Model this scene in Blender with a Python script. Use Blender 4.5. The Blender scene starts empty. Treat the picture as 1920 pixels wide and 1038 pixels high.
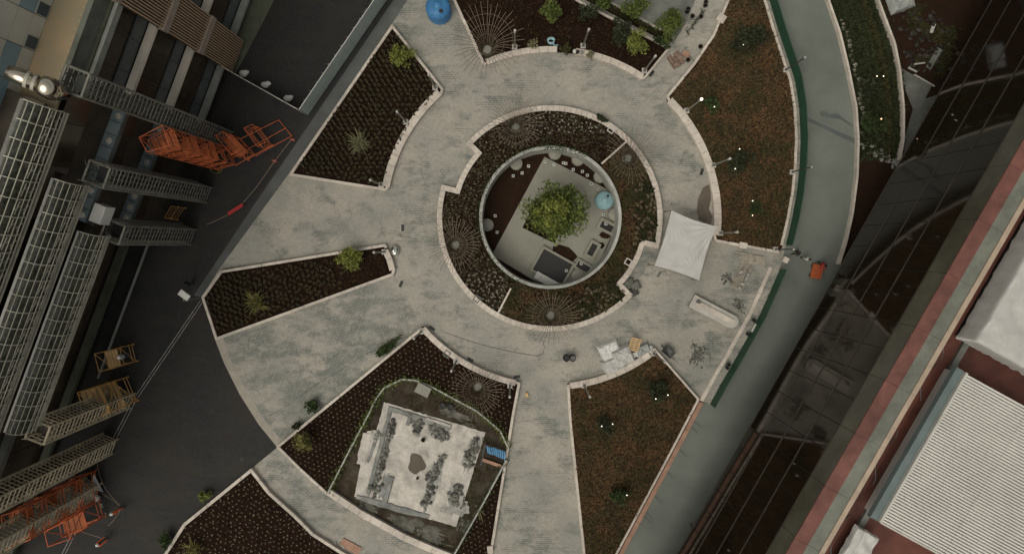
import bpy, math, random
import numpy as np
from mathutils import Vector, noise as mnoise
from mathutils.geometry import tessellate_polygon
random.seed(7); rng = np.random.default_rng(7)
scene = bpy.context.scene
R = math.radians
# ------------------------------------------------------------------ camera, sky, sun, exposure
H = 64.0; FPX = 1280.0; TILT = -math.atan(59/1280)
cam_d = bpy.data.cameras.new('camera'); cam = bpy.data.objects.new('camera', cam_d)
scene.collection.objects.link(cam); scene.camera = cam
cam.location = (0, 0, H); cam.rotation_euler = (TILT, 0, 0)
cam_d.sensor_width = 36; cam_d.lens = 36*FPX/1920; cam_d.clip_end = 3000
world = bpy.data.worlds.new('World'); scene.world = world; world.use_nodes = True
wn = world.node_tree; bg = wn.nodes['Background']
sky = wn.nodes.new('ShaderNodeTexSky'); sky.sky_type = 'NISHITA'; sky.sun_disc = False
SUN_EL, SUN_AZ = 64, 225          # azimuth clockwise from +Y (photo top)
sky.sun_elevation = R(SUN_EL); sky.sun_rotation = R(SUN_AZ); sky.dust_density = 6; sky.air_density = 1.2; sky.ozone_density = 1
hs = wn.nodes.new('ShaderNodeHueSaturation'); hs.inputs['Saturation'].default_value = 0.22
tint = wn.nodes.new('ShaderNodeMix'); tint.data_type = 'RGBA'; tint.blend_type = 'MULTIPLY'; tint.inputs[0].default_value = 1
tint.inputs[7].default_value = (1.0, 0.975, 0.88, 1)
wn.links.new(sky.outputs[0], hs.inputs['Color']); wn.links.new(hs.outputs[0], tint.inputs[6])
wn.links.new(tint.outputs[2], bg.inputs['Color']); bg.inputs['Strength'].default_value = 0.1
sd = bpy.data.lights.new('sun', 'SUN'); sd.energy = 0.7; sd.angle = R(55); sd.color = (1, .93, .82)
sun = bpy.data.objects.new('sun', sd); scene.collection.objects.link(sun)
az = R(SUN_AZ); el = R(SUN_EL)
sdir = Vector((math.sin(az)*math.cos(el), math.cos(az)*math.cos(el), math.sin(el)))
sun.rotation_euler = sdir.to_track_quat('Z', 'Y').to_euler()
vs = scene.view_settings; vs.view_transform = 'Standard'; vs.look = 'None'; vs.gamma = 1; vs.exposure = 0.0
# ------------------------------------------------------------------ mapping photo plan -> metres
ct, st = math.cos(TILT), math.sin(TILT)
def P(px, py, z=0.0):
    x = (px-960)/FPX; y = -(py-519)/FPX
    yy = y*ct + st; zz = y*st - ct
    t = (z-H)/zz
    return Vector((x*t, yy*t, z))
def PP(pts, z=0.0): return [P(a, b, z) for a, b in pts]
CX, CY = 1032, 408
def arc(r, a0, a1, n=None, cx=CX, cy=CY):
    n = n or max(2, int(abs(a1-a0)/3))
    return [(cx+r*math.cos(R(a0+(a1-a0)*i/n)), cy-r*math.sin(R(a0+(a1-a0)*i/n))) for i in range(n+1)]
def ang(x, y): return math.degrees(math.atan2(CY-y, x-CX))
def blob(cx, cy, rx, ry, n=18, rot=0, rough=.22):
    out = []
    for i in range(n):
        a = 2*math.pi*i/n; k = 1+random.uniform(-rough, rough); x, y = rx*k*math.cos(a), ry*k*math.sin(a); ca, sa = math.cos(R(rot)), math.sin(R(rot)); out.append((cx+x*ca-y*sa, cy+x*sa+y*ca))
    return out
def inpoly(x, y, poly):
    c = False; j = len(poly)-1
    for i in range(len(poly)):
        xi, yi = poly[i]; xj, yj = poly[j]
        if (yi > y) != (yj > y) and x < (xj-xi)*(y-yi)/(yj-yi)+xi: c = not c
        j = i
    return c
# ------------------------------------------------------------------ materials
MATS = {}
def mk(name, col, rough=.8, var=.2, scale=1.5, col2=None, bump=0.0, bscale=15, metal=0.0, spec=.5, island=0.0, trans=0.0, ior=1.45, stain=0, objrand=0):
    m = bpy.data.materials.new(name); m.use_nodes = True; nt = m.node_tree; n = nt.nodes; l = nt.links
    b = n['Principled BSDF']
    b.inputs['Roughness'].default_value = rough; b.inputs['Metallic'].default_value = metal
    b.inputs['Specular IOR Level'].default_value = spec; b.inputs['IOR'].default_value = ior
    geo = n.new('ShaderNodeNewGeometry')
    nz = n.new('ShaderNodeTexNoise'); nz.inputs['Scale'].default_value = scale; nz.inputs['Detail'].default_value = 7; nz.inputs['Roughness'].default_value = .65
    l.new(geo.outputs['Position'], nz.inputs['Vector'])
    rp = n.new('ShaderNodeValToRGB'); e = rp.color_ramp.elements
    c2 = col2 or tuple(min(1, c*(1+var)) for c in col); c1 = col if col2 else tuple(c*(1-var) for c in col)
    e[0].position = .33; e[0].color = (*c1, 1); e[1].position = .67; e[1].color = (*c2, 1)
    l.new(nz.outputs['Fac'], rp.inputs[0]); out = rp.outputs[0]
    if stain:
        n2 = n.new('ShaderNodeTexNoise'); n2.inputs['Scale'].default_value = scale*.23; n2.inputs['Detail'].default_value = 8; n2.inputs['Roughness'].default_value = .7
        l.new(geo.outputs['Position'], n2.inputs['Vector'])
        mr = n.new('ShaderNodeMapRange'); mr.inputs[1].default_value = .42; mr.inputs[2].default_value = .68; mr.inputs[3].default_value = 1; mr.inputs[4].default_value = 1-stain
        l.new(n2.outputs['Fac'], mr.inputs[0])
        mx = n.new('ShaderNodeMix'); mx.data_type = 'RGBA'; mx.blend_type = 'MULTIPLY'; mx.inputs[0].default_value = 1
        l.new(out, mx.inputs[6]); l.new(mr.outputs[0], mx.inputs[7]); out = mx.outputs[2]
    if objrand:
        oi = n.new('ShaderNodeObjectInfo'); mr = n.new('ShaderNodeMapRange'); mr.inputs[3].default_value = 1-objrand; mr.inputs[4].default_value = 1+objrand*1.4
        l.new(oi.outputs['Random'], mr.inputs[0])
        mx = n.new('ShaderNodeMix'); mx.data_type = 'RGBA'; mx.blend_type = 'MULTIPLY'; mx.inputs[0].default_value = 1
        l.new(out, mx.inputs[6]); l.new(mr.outputs[0], mx.inputs[7]); out = mx.outputs[2]
    if island:
        mr = n.new('ShaderNodeMapRange'); mr.inputs[3].default_value = 1-island; mr.inputs[4].default_value = 1+island
        l.new(geo.outputs['Random Per Island'], mr.inputs[0])
        mx = n.new('ShaderNodeMix'); mx.data_type = 'RGBA'; mx.blend_type = 'MULTIPLY'; mx.inputs[0].default_value = 1
        l.new(out, mx.inputs[6]); l.new(mr.outputs[0], mx.inputs[7]); out = mx.outputs[2]
    l.new(out, b.inputs['Base Color'])
    if bump:
        n3 = n.new('ShaderNodeTexNoise'); n3.inputs['Scale'].default_value = bscale; n3.inputs['Detail'].default_value = 5
        l.new(geo.outputs['Position'], n3.inputs['Vector'])
        bp = n.new('ShaderNodeBump'); bp.inputs['Strength'].default_value = bump; bp.inputs['Distance'].default_value = .1
        l.new(n3.outputs['Fac'], bp.inputs['Height']); l.new(bp.outputs[0], b.inputs['Normal'])
    if trans:
        tr = n.new('ShaderNodeBsdfTranslucent'); l.new(out, tr.inputs['Color'])
        ms = n.new('ShaderNodeMixShader'); ms.inputs[0].default_value = trans
        l.new(b.outputs[0], ms.inputs[1]); l.new(tr.outputs[0], ms.inputs[2]); l.new(ms.outputs[0], n['Material Output'].inputs[0])
    MATS[name] = m
    return m
def emit(name, col, strength):
    m = bpy.data.materials.new(name); m.use_nodes = True; b = m.node_tree.nodes['Principled BSDF']
    b.inputs['Emission Color'].default_value = (*col, 1); b.inputs['Emission Strength'].default_value = strength
    MATS[name] = m; return m
def paving(name, rot, dust=(.460, .424, .366), stone=(.222, .225, .200), joint=(.07, .072, .066), thr=.5, st=(.45, 1.6), dirt=(.09, .085, .075), haze=(.185, .195, .172)):
    m = bpy.data.materials.new(name); m.use_nodes = True; nt = m.node_tree; n = nt.nodes; l = nt.links
    b = n['Principled BSDF']; b.inputs['Roughness'].default_value = .75; b.inputs['Specular IOR Level'].default_value = .3
    geo = n.new('ShaderNodeNewGeometry'); mp = n.new('ShaderNodeMapping'); mp.inputs['Rotation'].default_value = (0, 0, R(rot))
    l.new(geo.outputs['Position'], mp.inputs['Vector'])
    br = n.new('ShaderNodeTexBrick'); br.inputs['Scale'].default_value = 1; br.inputs['Brick Width'].default_value = .36; br.inputs['Row Height'].default_value = .2
    br.inputs['Mortar Size'].default_value = .022; br.inputs['Mortar Smooth'].default_value = .4
    br.inputs['Color1'].default_value = (*[c*.8 for c in stone], 1); br.inputs['Color2'].default_value = (*[c*1.2 for c in stone], 1); br.inputs['Mortar'].default_value = (*joint, 1)
    l.new(mp.outputs[0], br.inputs['Vector'])
    def nz(sc, det, vec=None, rough=.6):
        q = n.new('ShaderNodeTexNoise'); q.inputs['Scale'].default_value = sc; q.inputs['Detail'].default_value = det; q.inputs['Roughness'].default_value = rough
        l.new(vec or geo.outputs['Position'], q.inputs['Vector']); return q.outputs['Fac']
    def rng_(v, a, c, lo=0, hi=1):
        q = n.new('ShaderNodeMapRange'); q.inputs[1].default_value = a; q.inputs[2].default_value = c; q.inputs[3].default_value = lo; q.inputs[4].default_value = hi; l.new(v, q.inputs[0]); return q.outputs[0]
    def mix(f, a, c, mode='MIX'):
        q = n.new('ShaderNodeMix'); q.data_type = 'RGBA'; q.blend_type = mode
        if isinstance(f, float): q.inputs[0].default_value = f
        else: l.new(f, q.inputs[0])
        for s, v in ((6, a), (7, c)):
            if isinstance(v, tuple): q.inputs[s].default_value = (*v, 1)
            else: l.new(v, q.inputs[s])
        return q.outputs[2]
    def mul(a, c):
        q = n.new('ShaderNodeMath'); q.operation = 'MULTIPLY'; l.new(a, q.inputs[0])
        if isinstance(c, float): q.inputs[1].default_value = c
        else: l.new(c, q.inputs[1])
        return q.outputs[0]
    mp2 = n.new('ShaderNodeMapping'); mp2.inputs['Rotation'].default_value = (0, 0, R(rot)); mp2.inputs['Scale'].default_value = (*st, 1)
    l.new(geo.outputs['Position'], mp2.inputs['Vector'])
    big = nz(.13, 10, None, .78); streak = nz(.55, 9, mp2.outputs[0], .72); fine = nz(3.5, 6)
    dustcol = mix(rng_(nz(.22, 5), .35, .65), tuple(c*v for c, v in zip(dust, (.78, .83, .86))), dust)
    dustcol = mix(rng_(fine, .3, .7), mix(1.0, dustcol, (.78, .78, .77), 'MULTIPLY'), dustcol)
    dustcol = mix(rng_(nz(11, 4, None, .8), .35, .65), mix(1.0, dustcol, (.8, .8, .8), 'MULTIPLY'), dustcol)
    add = n.new('ShaderNodeMath'); add.operation = 'ADD'; l.new(mul(big, .55), add.inputs[0]); l.new(mul(streak, .6), add.inputs[1])
    bare = rng_(add.outputs[0], thr+.05, thr+.13)
    stonecol = mix(rng_(nz(.3, 4), .4, .7), br.outputs['Color'], mix(1.0, br.outputs['Color'], (.78, .84, .86), 'MULTIPLY'))
    col = mix(mul(bare, .9), dustcol, stonecol)
    # joints blown free of dust in scattered patches
    jm = mul(mul(br.outputs['Fac'], rng_(nz(.42, 9, mp2.outputs[0], .75), .53, .6)), .85)
    col = mix(jm, col, joint)
    # small dark drips
    col = mix(rng_(nz(1.7, 10, mp2.outputs[0], .8), .64, .71, 0, .6), col, dirt)
    col = mix(rng_(nz(.16, 11, None, .8), .47, .66, 0, .55), col, haze)
    l.new(col, b.inputs['Base Color'])
    bp = n.new('ShaderNodeBump'); bp.inputs['Strength'].default_value = .35; bp.inputs['Distance'].default_value = .02; bp.invert = True
    l.new(br.outputs['Fac'], bp.inputs['Height']); l.new(bp.outputs[0], b.inputs['Normal'])
    MATS[name] = m; return m
ASPH = paving('asphalt', 35, dust=(.039, .036, .032), stone=(.0255, .0262, .0268), joint=(.011, .011, .011), thr=.47, st=(.35, 1.3), dirt=(.012, .011, .010), haze=(.034, .026, .019))
PAVE = paving('paving_straight', 0, thr=.525, st=(.6, 1.25)); PAVE2 = paving('paving_diagonal', -62, thr=.475, st=(.5, 1.2)); PAVE3 = paving('paving_left', -30, thr=.55, st=(.8, 1))
mk('asphalt_strip', (.085, .09, .088), .6, .25, .4, bump=.1, stain=.3)
mk('roadslab', (.165, .182, .160), .7, .16, .18, bump=.1, stain=.25)
mk('border', (.33, .30, .255), .75, .15, .8, stain=.25)
mk('road_dark', (.095, .108, .105), .65, .2, .8)
mk('coping', (.58, .515, .45), .7, .16, 1.1, bump=.2, bscale=12, stain=.3)
mk('copingwall', (.30, .28, .25), .8, .2, 1.2, stain=.3)
mk('wellwall', (.42, .42, .385), .8, .2, .9, bump=.2, stain=.45)
mk('soil', (.0165, .0092, .0058), .95, .4, 2.2, spec=.08, bump=1.0, bscale=9)
mk('soil_red', (.036, .018, .011), .95, .4, 1.8, spec=.08, col2=(.022, .015, .010), bump=1.0, bscale=9)
mk('mulch', (.03, .018, .010), .95, .4, .8, spec=.08, col2=(.075, .038, .018), bump=1.0, bscale=14)
mk('yard_soil', (.036, .025, .017), .95, .3, .9, spec=.1, col2=(.085, .072, .054), bump=1.0, bscale=6, stain=.5)
mk('tuft_brown', (.128, .068, .030), .9, .3, .7, col2=(.060, .050, .021), island=.65, trans=.15)
mk('tuft_green', (.035, .045, .015), .9, .3, .6, island=.55, trans=.2)
mk('tuft_olive', (.075, .065, .022), .9, .3, .5, col2=(.035, .042, .014), island=.6, trans=.2)
mk('seed_pale', (.15, .125, .08), .9, .3, 2, island=.6)
mk('seed_dark', (.030, .026, .015), .9, .3, 1.2, island=.6, trans=.1)
mk('seed_white', (.25, .235, .19), .9, .3, 2, island=.5)
mk('leaf_lime', (.29, .31, .07), .7, .35, .9, col2=(.15, .18, .04), island=.5, trans=.3)
mk('leaf_yellow', (.27, .24, .08), .7, .3, 1, col2=(.12, .125, .035), island=.5, trans=.3)
mk('leaf_pale', (.23, .22, .12), .8, .3, 2, island=.45, trans=.25)
mk('leaf_green', (.055, .085, .022), .7, .35, .9, col2=(.035, .055, .018), island=.55, trans=.25)
mk('leaf_dark', (.028, .036, .016), .75, .35, .9, col2=(.044, .052, .022), island=.5, trans=.15)
mk('leaf_mid', (.18, .215, .05), .7, .4, .7, col2=(.075, .11, .027), island=.5, trans=.3)
mk('clump', (.055, .052, .026), .9, .4, .3, col2=(.085, .068, .036), island=.6, trans=.1)
mk('rod_brown', (.17, .13, .095), .7, .2, 2)
mk('damp', (.115, .095, .075), .9, .15, 1.2)
mk('bark', (.075, .055, .038), .9, .3, 4, bump=.6)
mk('slab_conc', (.27, .265, .22), .75, .12, .5, stain=.22, bump=.1)
mk('plaster', (.53, .495, .445), .8, .16, 2.4, stain=.42, bump=.3, bscale=5)
mk('plaster_stain', (.37, .36, .33), .9, .35, 2.5, bump=.4, stain=.35)
mk('plaster_splash', (.13, .125, .105), .9, .5, 1.6, bump=.6, stain=.4)
mk('plaster_grey', (.24, .245, .23), .9, .35, .9, bump=.6, bscale=6, stain=.3)
mk('stone', (.115, .115, .10), .9, .45, 1.6, bump=.5, objrand=.5)
mk('stone_dark', (.035, .03, .025), .9, .4, 1.6, bump=.5, objrand=.6)
mk('stone_pale', (.3, .295, .27), .9, .4, 1.6, bump=.5)
mk('white', (.62, .62, .59), .6, .08, 1, stain=.12)
mk('offwhite', (.48, .46, .42), .7, .12, 1, stain=.2)
mk('steel', (.21, .205, .175), .5, .25, 1.5, metal=.2, stain=.3)
mk('steel_warm_lit', (.55, .475, .335), .5, .25, 1.0, stain=.3)  # steel of the lower columns, warm light put into its colour
mk('steel_pale', (.47, .45, .37), .5, .25, 1.0, metal=.1, stain=.3)
mk('steel_dark', (.085, .09, .085), .5, .3, 1.5, metal=.3)
mk('chrome', (.62, .55, .45), .12, .1, 2, metal=1)
mk('silver', (.8, .8, .78), .15, .1, 2, metal=1)
mk('orange', (.54, .13, .045), .6, .25, 1.5, stain=.3)
mk('orange_board', (.40, .11, .036), .7, .3, 1.2, stain=.3)
mk('yellow_steel', (.58, .32, .10), .6, .25, 1.5, stain=.2)
mk('board', (.50, .33, .16), .8, .25, 1.5)
mk('timber', (.30, .27, .22), .85, .3, 2.5, island=.3)
mk('timber_warm', (.52, .36, .19), .8, .2, 2.5, island=.2)
mk('pinkwood', (.36, .21, .15), .8, .2, 1.2)
mk('blue_tank', (.055, .20, .42), .45, .1, 1, stain=.1)
mk('paleblue_tank', (.26, .42, .46), .5, .08, 1, stain=.1)
mk('blue_paint', (.07, .25, .46), .6, .15, 2)
mk('black', (.012, .012, .012), .6, .3, 2)
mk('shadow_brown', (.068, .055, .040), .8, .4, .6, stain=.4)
mk('rubber', (.03, .03, .028), .7, .3, 2)
mk('hoarding', (.42, .48, .45), .5, .08, .6, stain=.15)
mk('green_fence', (.02, .075, .04), .6, .15, .8, stain=.25)
mk('tarp', (.47, .46, .435), .5, .08, 1.2, stain=.15, bump=.25, bscale=3)
mk('tent', (.50, .49, .47), .5, .06, .8, stain=.1)
mk('sheet_grey', (.30, .31, .30), .5, .2, 2)
mk('glass_dark', (.017, .0112, .0072), .06, .2, 2, spec=.5, ior=1.5)
mk('glass_sky', (.20, .255, .275), .12, .15, .5, spec=.5, ior=1.6)
mk('glass_deep', (.035, .06, .08), .08, .2, .5, spec=.5, ior=1.6)
mk('panel_beige', (.52, .50, .43), .4, .1, .4)
mk('tower_panel', (.52, .51, .45), .35, .12, .3)  # pale sky reflection put into the panel colour
mk('tower_blue', (.21, .31, .36), .2, .2, .3)  # blue glass, brightened by a sky reflection put into its colour
mk('panel_screen', (.022, .026, .021), .13, .35, 2.6, col2=(.10, .10, .08), spec=.6)
mk('window_brown', (.062, .046, .033), .2, .4, .5, spec=.5, ior=1.5)
mk('spandrel', (.10, .115, .115), .35, .2, .6, stain=.2)
mk('slab_white', (.78, .70, .60), .6, .08, 1, stain=.12)
mk('slab_grey', (.30, .305, .28), .6, .15, 1, stain=.2)
mk('terrace_tan', (.46, .31, .18), .35, .3, .18, col2=(.27, .235, .155), spec=.6)  # reflected orange light put into the tan-to-olive colour
mk('olive', (.10, .11, .075), .6, .25, .8, stain=.3)
mk('louvre', (.46, .33, .22), .5, .15, 2)
mk('louvre_band', (.33, .27, .225), .6, .1, 1)
mk('mullion', (.05, .041, .032), .5, .2, 1)
mk('spandrel_gloss', (.12, .115, .085), .2, .3, .35, spec=.5, stain=.3)
mk('coping_red', (.165, .066, .052), .7, .25, .9, stain=.4)
mk('coping_green', (.165, .175, .145), .7, .2, .9, stain=.3)
mk('flashing', (.42, .33, .25), .6, .12, 1.5, stain=.2)
mk('roof_red', (.10, .032, .021), .7, .3, .7, stain=.4)
mk('metal_roof', (.64, .62, .58), .45, .06, .5, stain=.12)
mk('gutter', (.13, .165, .165), .4, .12, .8)
mk('concrete_dim', (.16, .165, .15), .8, .25, .8, stain=.3)
mk('vest', (.62, .12, .03), .7, .1, 3); mk('red_cloth', (.35, .03, .03), .8, .1, 3)
mk('skin', (.32, .17, .11), .6, .05, 3); mk('denim', (.035, .045, .07), .8, .2, 4); mk('dark_cloth', (.02, .02, .022), .8, .2, 4)
mk('white_cloth', (.6, .6, .58), .8, .08, 4); mk('hair', (.012, .009, .007), .6, .2, 4); mk('helmet', (.65, .6, .3), .35, .05, 4); mk('helmet_white', (.7, .7, .68), .35, .05, 4)
mk('rope', (.30, .22, .17), .8, .2, 4)
mk('brick', (.21, .145, .115), .9, .3, 3)
emit('lamp_glow', (1, .82, .55), 2.2); emit('lamp_warm', (1, .55, .25), 5)
# ------------------------------------------------------------------ mesh helpers
COL = scene.collection
ORG = {}      # object -> world origin of its local space
def _link(o, parent, org):
    COL.objects.link(o)
    if parent is not None:
        o.parent = parent; o.location = Vector(org)-ORG[parent]
    else: o.location = org
    ORG[o] = Vector(org); return o
def thing(name, label, cat, loc, group=None):
    o = bpy.data.objects.new(name, None); o.empty_display_size = .3
    _link(o, None, Vector(loc)); return tag(o, label, cat, group)
def tag(o, label, cat, group=None, kind=None):
    if label: o['label'] = label
    if cat: o['category'] = cat
    if group: o['group'] = group
    if kind: o['kind'] = kind
    return o
class MB:
    def __init__(s): s.V = []; s.F = []; s.M = None
    def add(s, V, F):
        k = len(s.V); s.V += [Vector(v) for v in V]; s.F += [tuple(i+k for i in f) for f in F]; return s
    def box(s, c, size, ux=(1, 0, 0), uy=(0, 1, 0), uz=(0, 0, 1)):
        c = Vector(c); a, b, d = Vector(ux)*size[0]/2, Vector(uy)*size[1]/2, Vector(uz)*size[2]/2
        V = [c+a*i+b*j+d*k for k in (-1, 1) for j in (-1, 1) for i in (-1, 1)]
        return s.add(V, [(0, 2, 3, 1), (4, 5, 7, 6), (0, 1, 5, 4), (2, 6, 7, 3), (0, 4, 6, 2), (1, 3, 7, 5)])
    def tube(s, p, q, r, n=5, r2=None):
        p, q = Vector(p), Vector(q); d = (q-p)
        if d.length < 1e-6: return s
        d.normalize(); a = d.orthogonal().normalized(); b = d.cross(a); r2 = r if r2 is None else r2
        V = []
        for c, rr in ((p, r), (q, r2)):
            V += [c+(a*math.cos(2*math.pi*i/n)+b*math.sin(2*math.pi*i/n))*rr for i in range(n)]
        F = [(i, (i+1) % n, n+(i+1) % n, n+i) for i in range(n)]+[tuple(range(n-1, -1, -1)), tuple(range(n, 2*n))]
        return s.add(V, F)
    def path(s, pts, r, n=5):
        for a, b in zip(pts, pts[1:]): s.tube(a, b, r, n)
        return s
    def prism(s, pts, z0, z1, holes=()):
        loops = [[Vector((p[0], p[1], 0)) for p in pts]]+[[Vector((p[0], p[1], 0)) for p in h] for h in holes]
        tri = tessellate_polygon(loops); flat = [p for lp in loops for p in lp]; N = len(flat)
        V = [(p.x, p.y, z1) for p in flat]; F = []
        for t in tri:
            a, b, c = (flat[i] for i in t)
            F.append(t if (b-a).cross(c-a).z > 0 else t[::-1])
        if z0 is not None:
            V += [(p.x, p.y, z0) for p in flat]; k = 0
            for lp in loops:
                m = len(lp)
                F += [(k+i, k+(i+1) % m, N+k+(i+1) % m, N+k+i) for i in range(m)]; k += m
        return s.add(V, F)
    def lathe(s, c, prof, n=20, cap=True):
        c = Vector(c); V = []; F = []
        for r, z in prof: V += [c+Vector((r*math.cos(2*math.pi*i/n), r*math.sin(2*math.pi*i/n), z)) for i in range(n)]
        for k in range(len(prof)-1): F += [(k*n+i, k*n+(i+1) % n, (k+1)*n+(i+1) % n, (k+1)*n+i) for i in range(n)]
        if cap: F += [tuple(range(n-1, -1, -1)), tuple((len(prof)-1)*n+i for i in range(n))]
        return s.add(V, F)
    def grid(s, fn, nu, nv):
        V = [fn(i/nu, j/nv) for j in range(nv+1) for i in range(nu+1)]
        F = [(j*(nu+1)+i, j*(nu+1)+i+1, (j+1)*(nu+1)+i+1, (j+1)*(nu+1)+i) for j in range(nv) for i in range(nu)]
        return s.add(V, F)
    def build(s, name, mat, parent=None, smooth=False, org=None, kind=None, label=None):
        if org is None:
            if parent is not None: org = ORG[parent]
            else:
                xs = [v.x for v in s.V]; ys = [v.y for v in s.V]
                org = Vector(((min(xs)+max(xs))/2, (min(ys)+max(ys))/2, min(v.z for v in s.V)))
        me = bpy.data.meshes.new(name); me.from_pydata([tuple(v-Vector(org)) for v in s.V], [], s.F)
        mats = mat if isinstance(mat, (list, tuple)) else [mat]
        for m in mats: me.materials.append(MATS[m] if isinstance(m, str) else m)
        if smooth: me.polygons.foreach_set('use_smooth', [True]*len(me.polygons))
        me.update()
        o = bpy.data.objects.new(name, me); _link(o, parent, org)
        if kind: o['kind'] = kind
        if label: o['label'] = label
        return o
def inst(src, name, parent, org, rotz=0, scale=None):
    o = bpy.data.objects.new(name, src.data); _link(o, parent, Vector(org)); o.rotation_euler = (0, 0, rotz)
    if scale: o.scale = scale
    return o
def np_obj(name, V, F, mat, parent=None, org=(0, 0, 0), kind=None):
    V = np.asarray(V, dtype=np.float32).reshape(-1, 3)-np.array(org, dtype=np.float32); F = np.asarray(F, dtype=np.int32); k = F.shape[1]
    me = bpy.data.meshes.new(name); me.vertices.add(len(V)); me.vertices.foreach_set('co', V.ravel())
    me.loops.add(F.size); me.loops.foreach_set('vertex_index', F.ravel())
    me.polygons.add(len(F)); me.polygons.foreach_set('loop_start', np.arange(0, F.size, k, dtype=np.int32))
    me.update(calc_edges=True); me.materials.append(MATS[mat])
    o = bpy.data.objects.new(name, me); _link(o, parent, Vector(org))
    if kind: o['kind'] = kind
    return o
def leafcloud(C, size, up=.5):
    C = np.asarray(C); n = len(C); d = rng.normal(size=(n, 3)); d[:, 2] *= (1-up*.6); d /= np.linalg.norm(d, axis=1)[:, None]
    o = rng.normal(size=(n, 3)); o -= (o*d).sum(1)[:, None]*d; o /= np.linalg.norm(o, axis=1)[:, None]
    s = (size*rng.uniform(.6, 1.4, n))[:, None]
    V = np.stack([C-d*s, C+o*s*.5-d*s*.1, C+d*s, C-o*s*.5-d*s*.1], 1).reshape(-1, 3)
    return V, np.arange(4*n).reshape(n, 4)
def blades(Pts, nper, length, width, lean=.6, jit=.05):
    Pts = np.repeat(np.asarray(Pts), nper, 0); n = len(Pts); a = rng.uniform(0, 6.283, n); L = length*rng.uniform(.5, 1.3, n); ln = lean*rng.uniform(.3, 1.3, n)
    base = Pts+np.stack([rng.normal(0, jit, n), rng.normal(0, jit, n), np.zeros(n)], 1)
    dr = np.stack([np.cos(a)*np.sin(ln), np.sin(a)*np.sin(ln), np.cos(ln)], 1); sd_ = np.stack([-np.sin(a), np.cos(a), np.zeros(n)], 1)*width/2
    mid = base+dr*(L*.55)[:, None]; tip = base+dr*L[:, None]-np.stack([np.zeros(n), np.zeros(n), L*.18*ln], 1)
    V = np.stack([base-sd_*.6, base+sd_*.6, mid+sd_, mid-sd_, tip], 1).reshape(-1, 3)
    k = np.arange(n)[:, None]*5
    F = np.concatenate([k+np.array([[0, 1, 2, 3]]), k+np.array([[3, 2, 4, 4]])], 0)
    return V, F
def quads_tris(name, V, F, mat, parent=None, org=(0, 0, 0), kind=None):   # last face column may repeat an index: write tris for all
    F = np.asarray(F); T = np.concatenate([F[:, [0, 1, 2]], F[F[:, 2] != F[:, 3]][:, [0, 2, 3]]], 0)
    return np_obj(name, V, T, mat, parent, org, kind)
def struct(o): o['kind'] = 'structure'; return o
def crown_pts(c, rx, ry, rz, n, clumps=14, tight=.33, shell=.75):
    c = np.array(c); K = rng.normal(size=(clumps, 3)); K /= np.linalg.norm(K, axis=1)[:, None]; K *= rng.uniform(.25, shell, clumps)[:, None]
    idx = rng.integers(0, clumps, n); w = rng.uniform(.6, 1.3, clumps)[idx]
    q = rng.normal(size=(n, 3)); q /= np.linalg.norm(q, axis=1)[:, None]; q *= (rng.uniform(0, 1, n)**.45*tight*w)[:, None]
    return c+(K[idx]+q)*np.array([rx, ry, rz]), c+K*np.array([rx, ry, rz])
def shrub(px, py, rpx, hgt, mat, label, n=900, leaf=.11, z=.4, name='shrub', cat='shrub', group=None, ry=None, rot=0, clumps=14, base=None, zc=None, crown_name='crown'):
    b = P(*(base or (px, py)), z); zc = zc or z+hgt*.6; c = P(px, py, zc); rpx *= 1.15; r = rpx/20*(64-zc)/64
    t = thing(name, label, cat, b, group)
    pts, K = crown_pts((0, 0, 0), r, (ry or rpx)/20*(64-zc)/64, hgt*.5, n, clumps, tight=.36)
    if rot:
        ca, sa = math.cos(R(rot)), math.sin(R(rot)); M = np.array([[ca, -sa, 0], [sa, ca, 0], [0, 0, 1]]); pts = pts@M.T; K = K@M.T
    pts = pts+np.array(c); K = K+np.array(c); pts[:, 2] = np.maximum(pts[:, 2], z+.03)
    m = MB(); fork = b.lerp(c, .45); m.tube(b, fork, max(.03, r*.055), 6, max(.02, r*.04))
    for k in K[:9]: m.tube(fork, Vector(k), max(.015, r*.03), 4, .008)
    m.build('trunk', 'bark', t)
    V, F = leafcloud(pts, leaf); np_obj(crown_name, V, F, mat, t, tuple(b))
    return t
def spiky(px, py, rpx, mat, label, z=.4, n=150, name='spiky_shrub', lean=1.0, width=.05):
    b = P(px, py, z); t = thing(name, label, 'shrub', b)
    r = rpx/20; V, F = blades([tuple(b)], n, r*1.25, width, lean, .12); quads_tris('leaves', V, F, mat, t, tuple(b))
    pts, K = crown_pts((b.x, b.y, z+.45), r*.85, r*.85, .5, n*3, 18, .3); V, F = leafcloud(pts, .09); np_obj('crown', V, F, mat, t, tuple(b))
    m = MB().tube(b, b+Vector((0, 0, .5)), .06, 6, .03); m.build('stem', 'bark', t)
    return t
# ------------------------------------------------------------------ the setting
WELL = arc(128.5, 0, 354, 59)
well_hole = PP(WELL, 0)
def sheet(name, pts, z, mat, holes=(), z0=None):
    return struct(MB().prism(pts, z0, z, holes).build(name, mat, org=(0, 0, 0)))
sheet('ground', [(-900, -900), (900, -900), (900, 900), (-900, 900)], -.06, ASPH, [well_hole])
FENCE = [(1425, -60), (1442, 0), (1459, 57), (1475, 105), (1490, 150), (1498, 200), (1501, 260), (1499, 310), (1494, 360), (1485, 410), (1473, 460)]
FENCE2 = [(1462, 505), (1440, 555), (1423, 593), (1386, 660), (1350, 722), (1331, 757)]
plaza_px = [(803, -60), (735, 45), (540, 328), (412, 503), (377, 557), (404, 638), (420, 680), (450, 740), (485, 795), (520, 838), (470, 879), (285, 1062), (245, 1100), (1120, 1100), (1312, 750), (1331, 757)] + FENCE2[::-1][1:] + FENCE[::-1]
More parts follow.
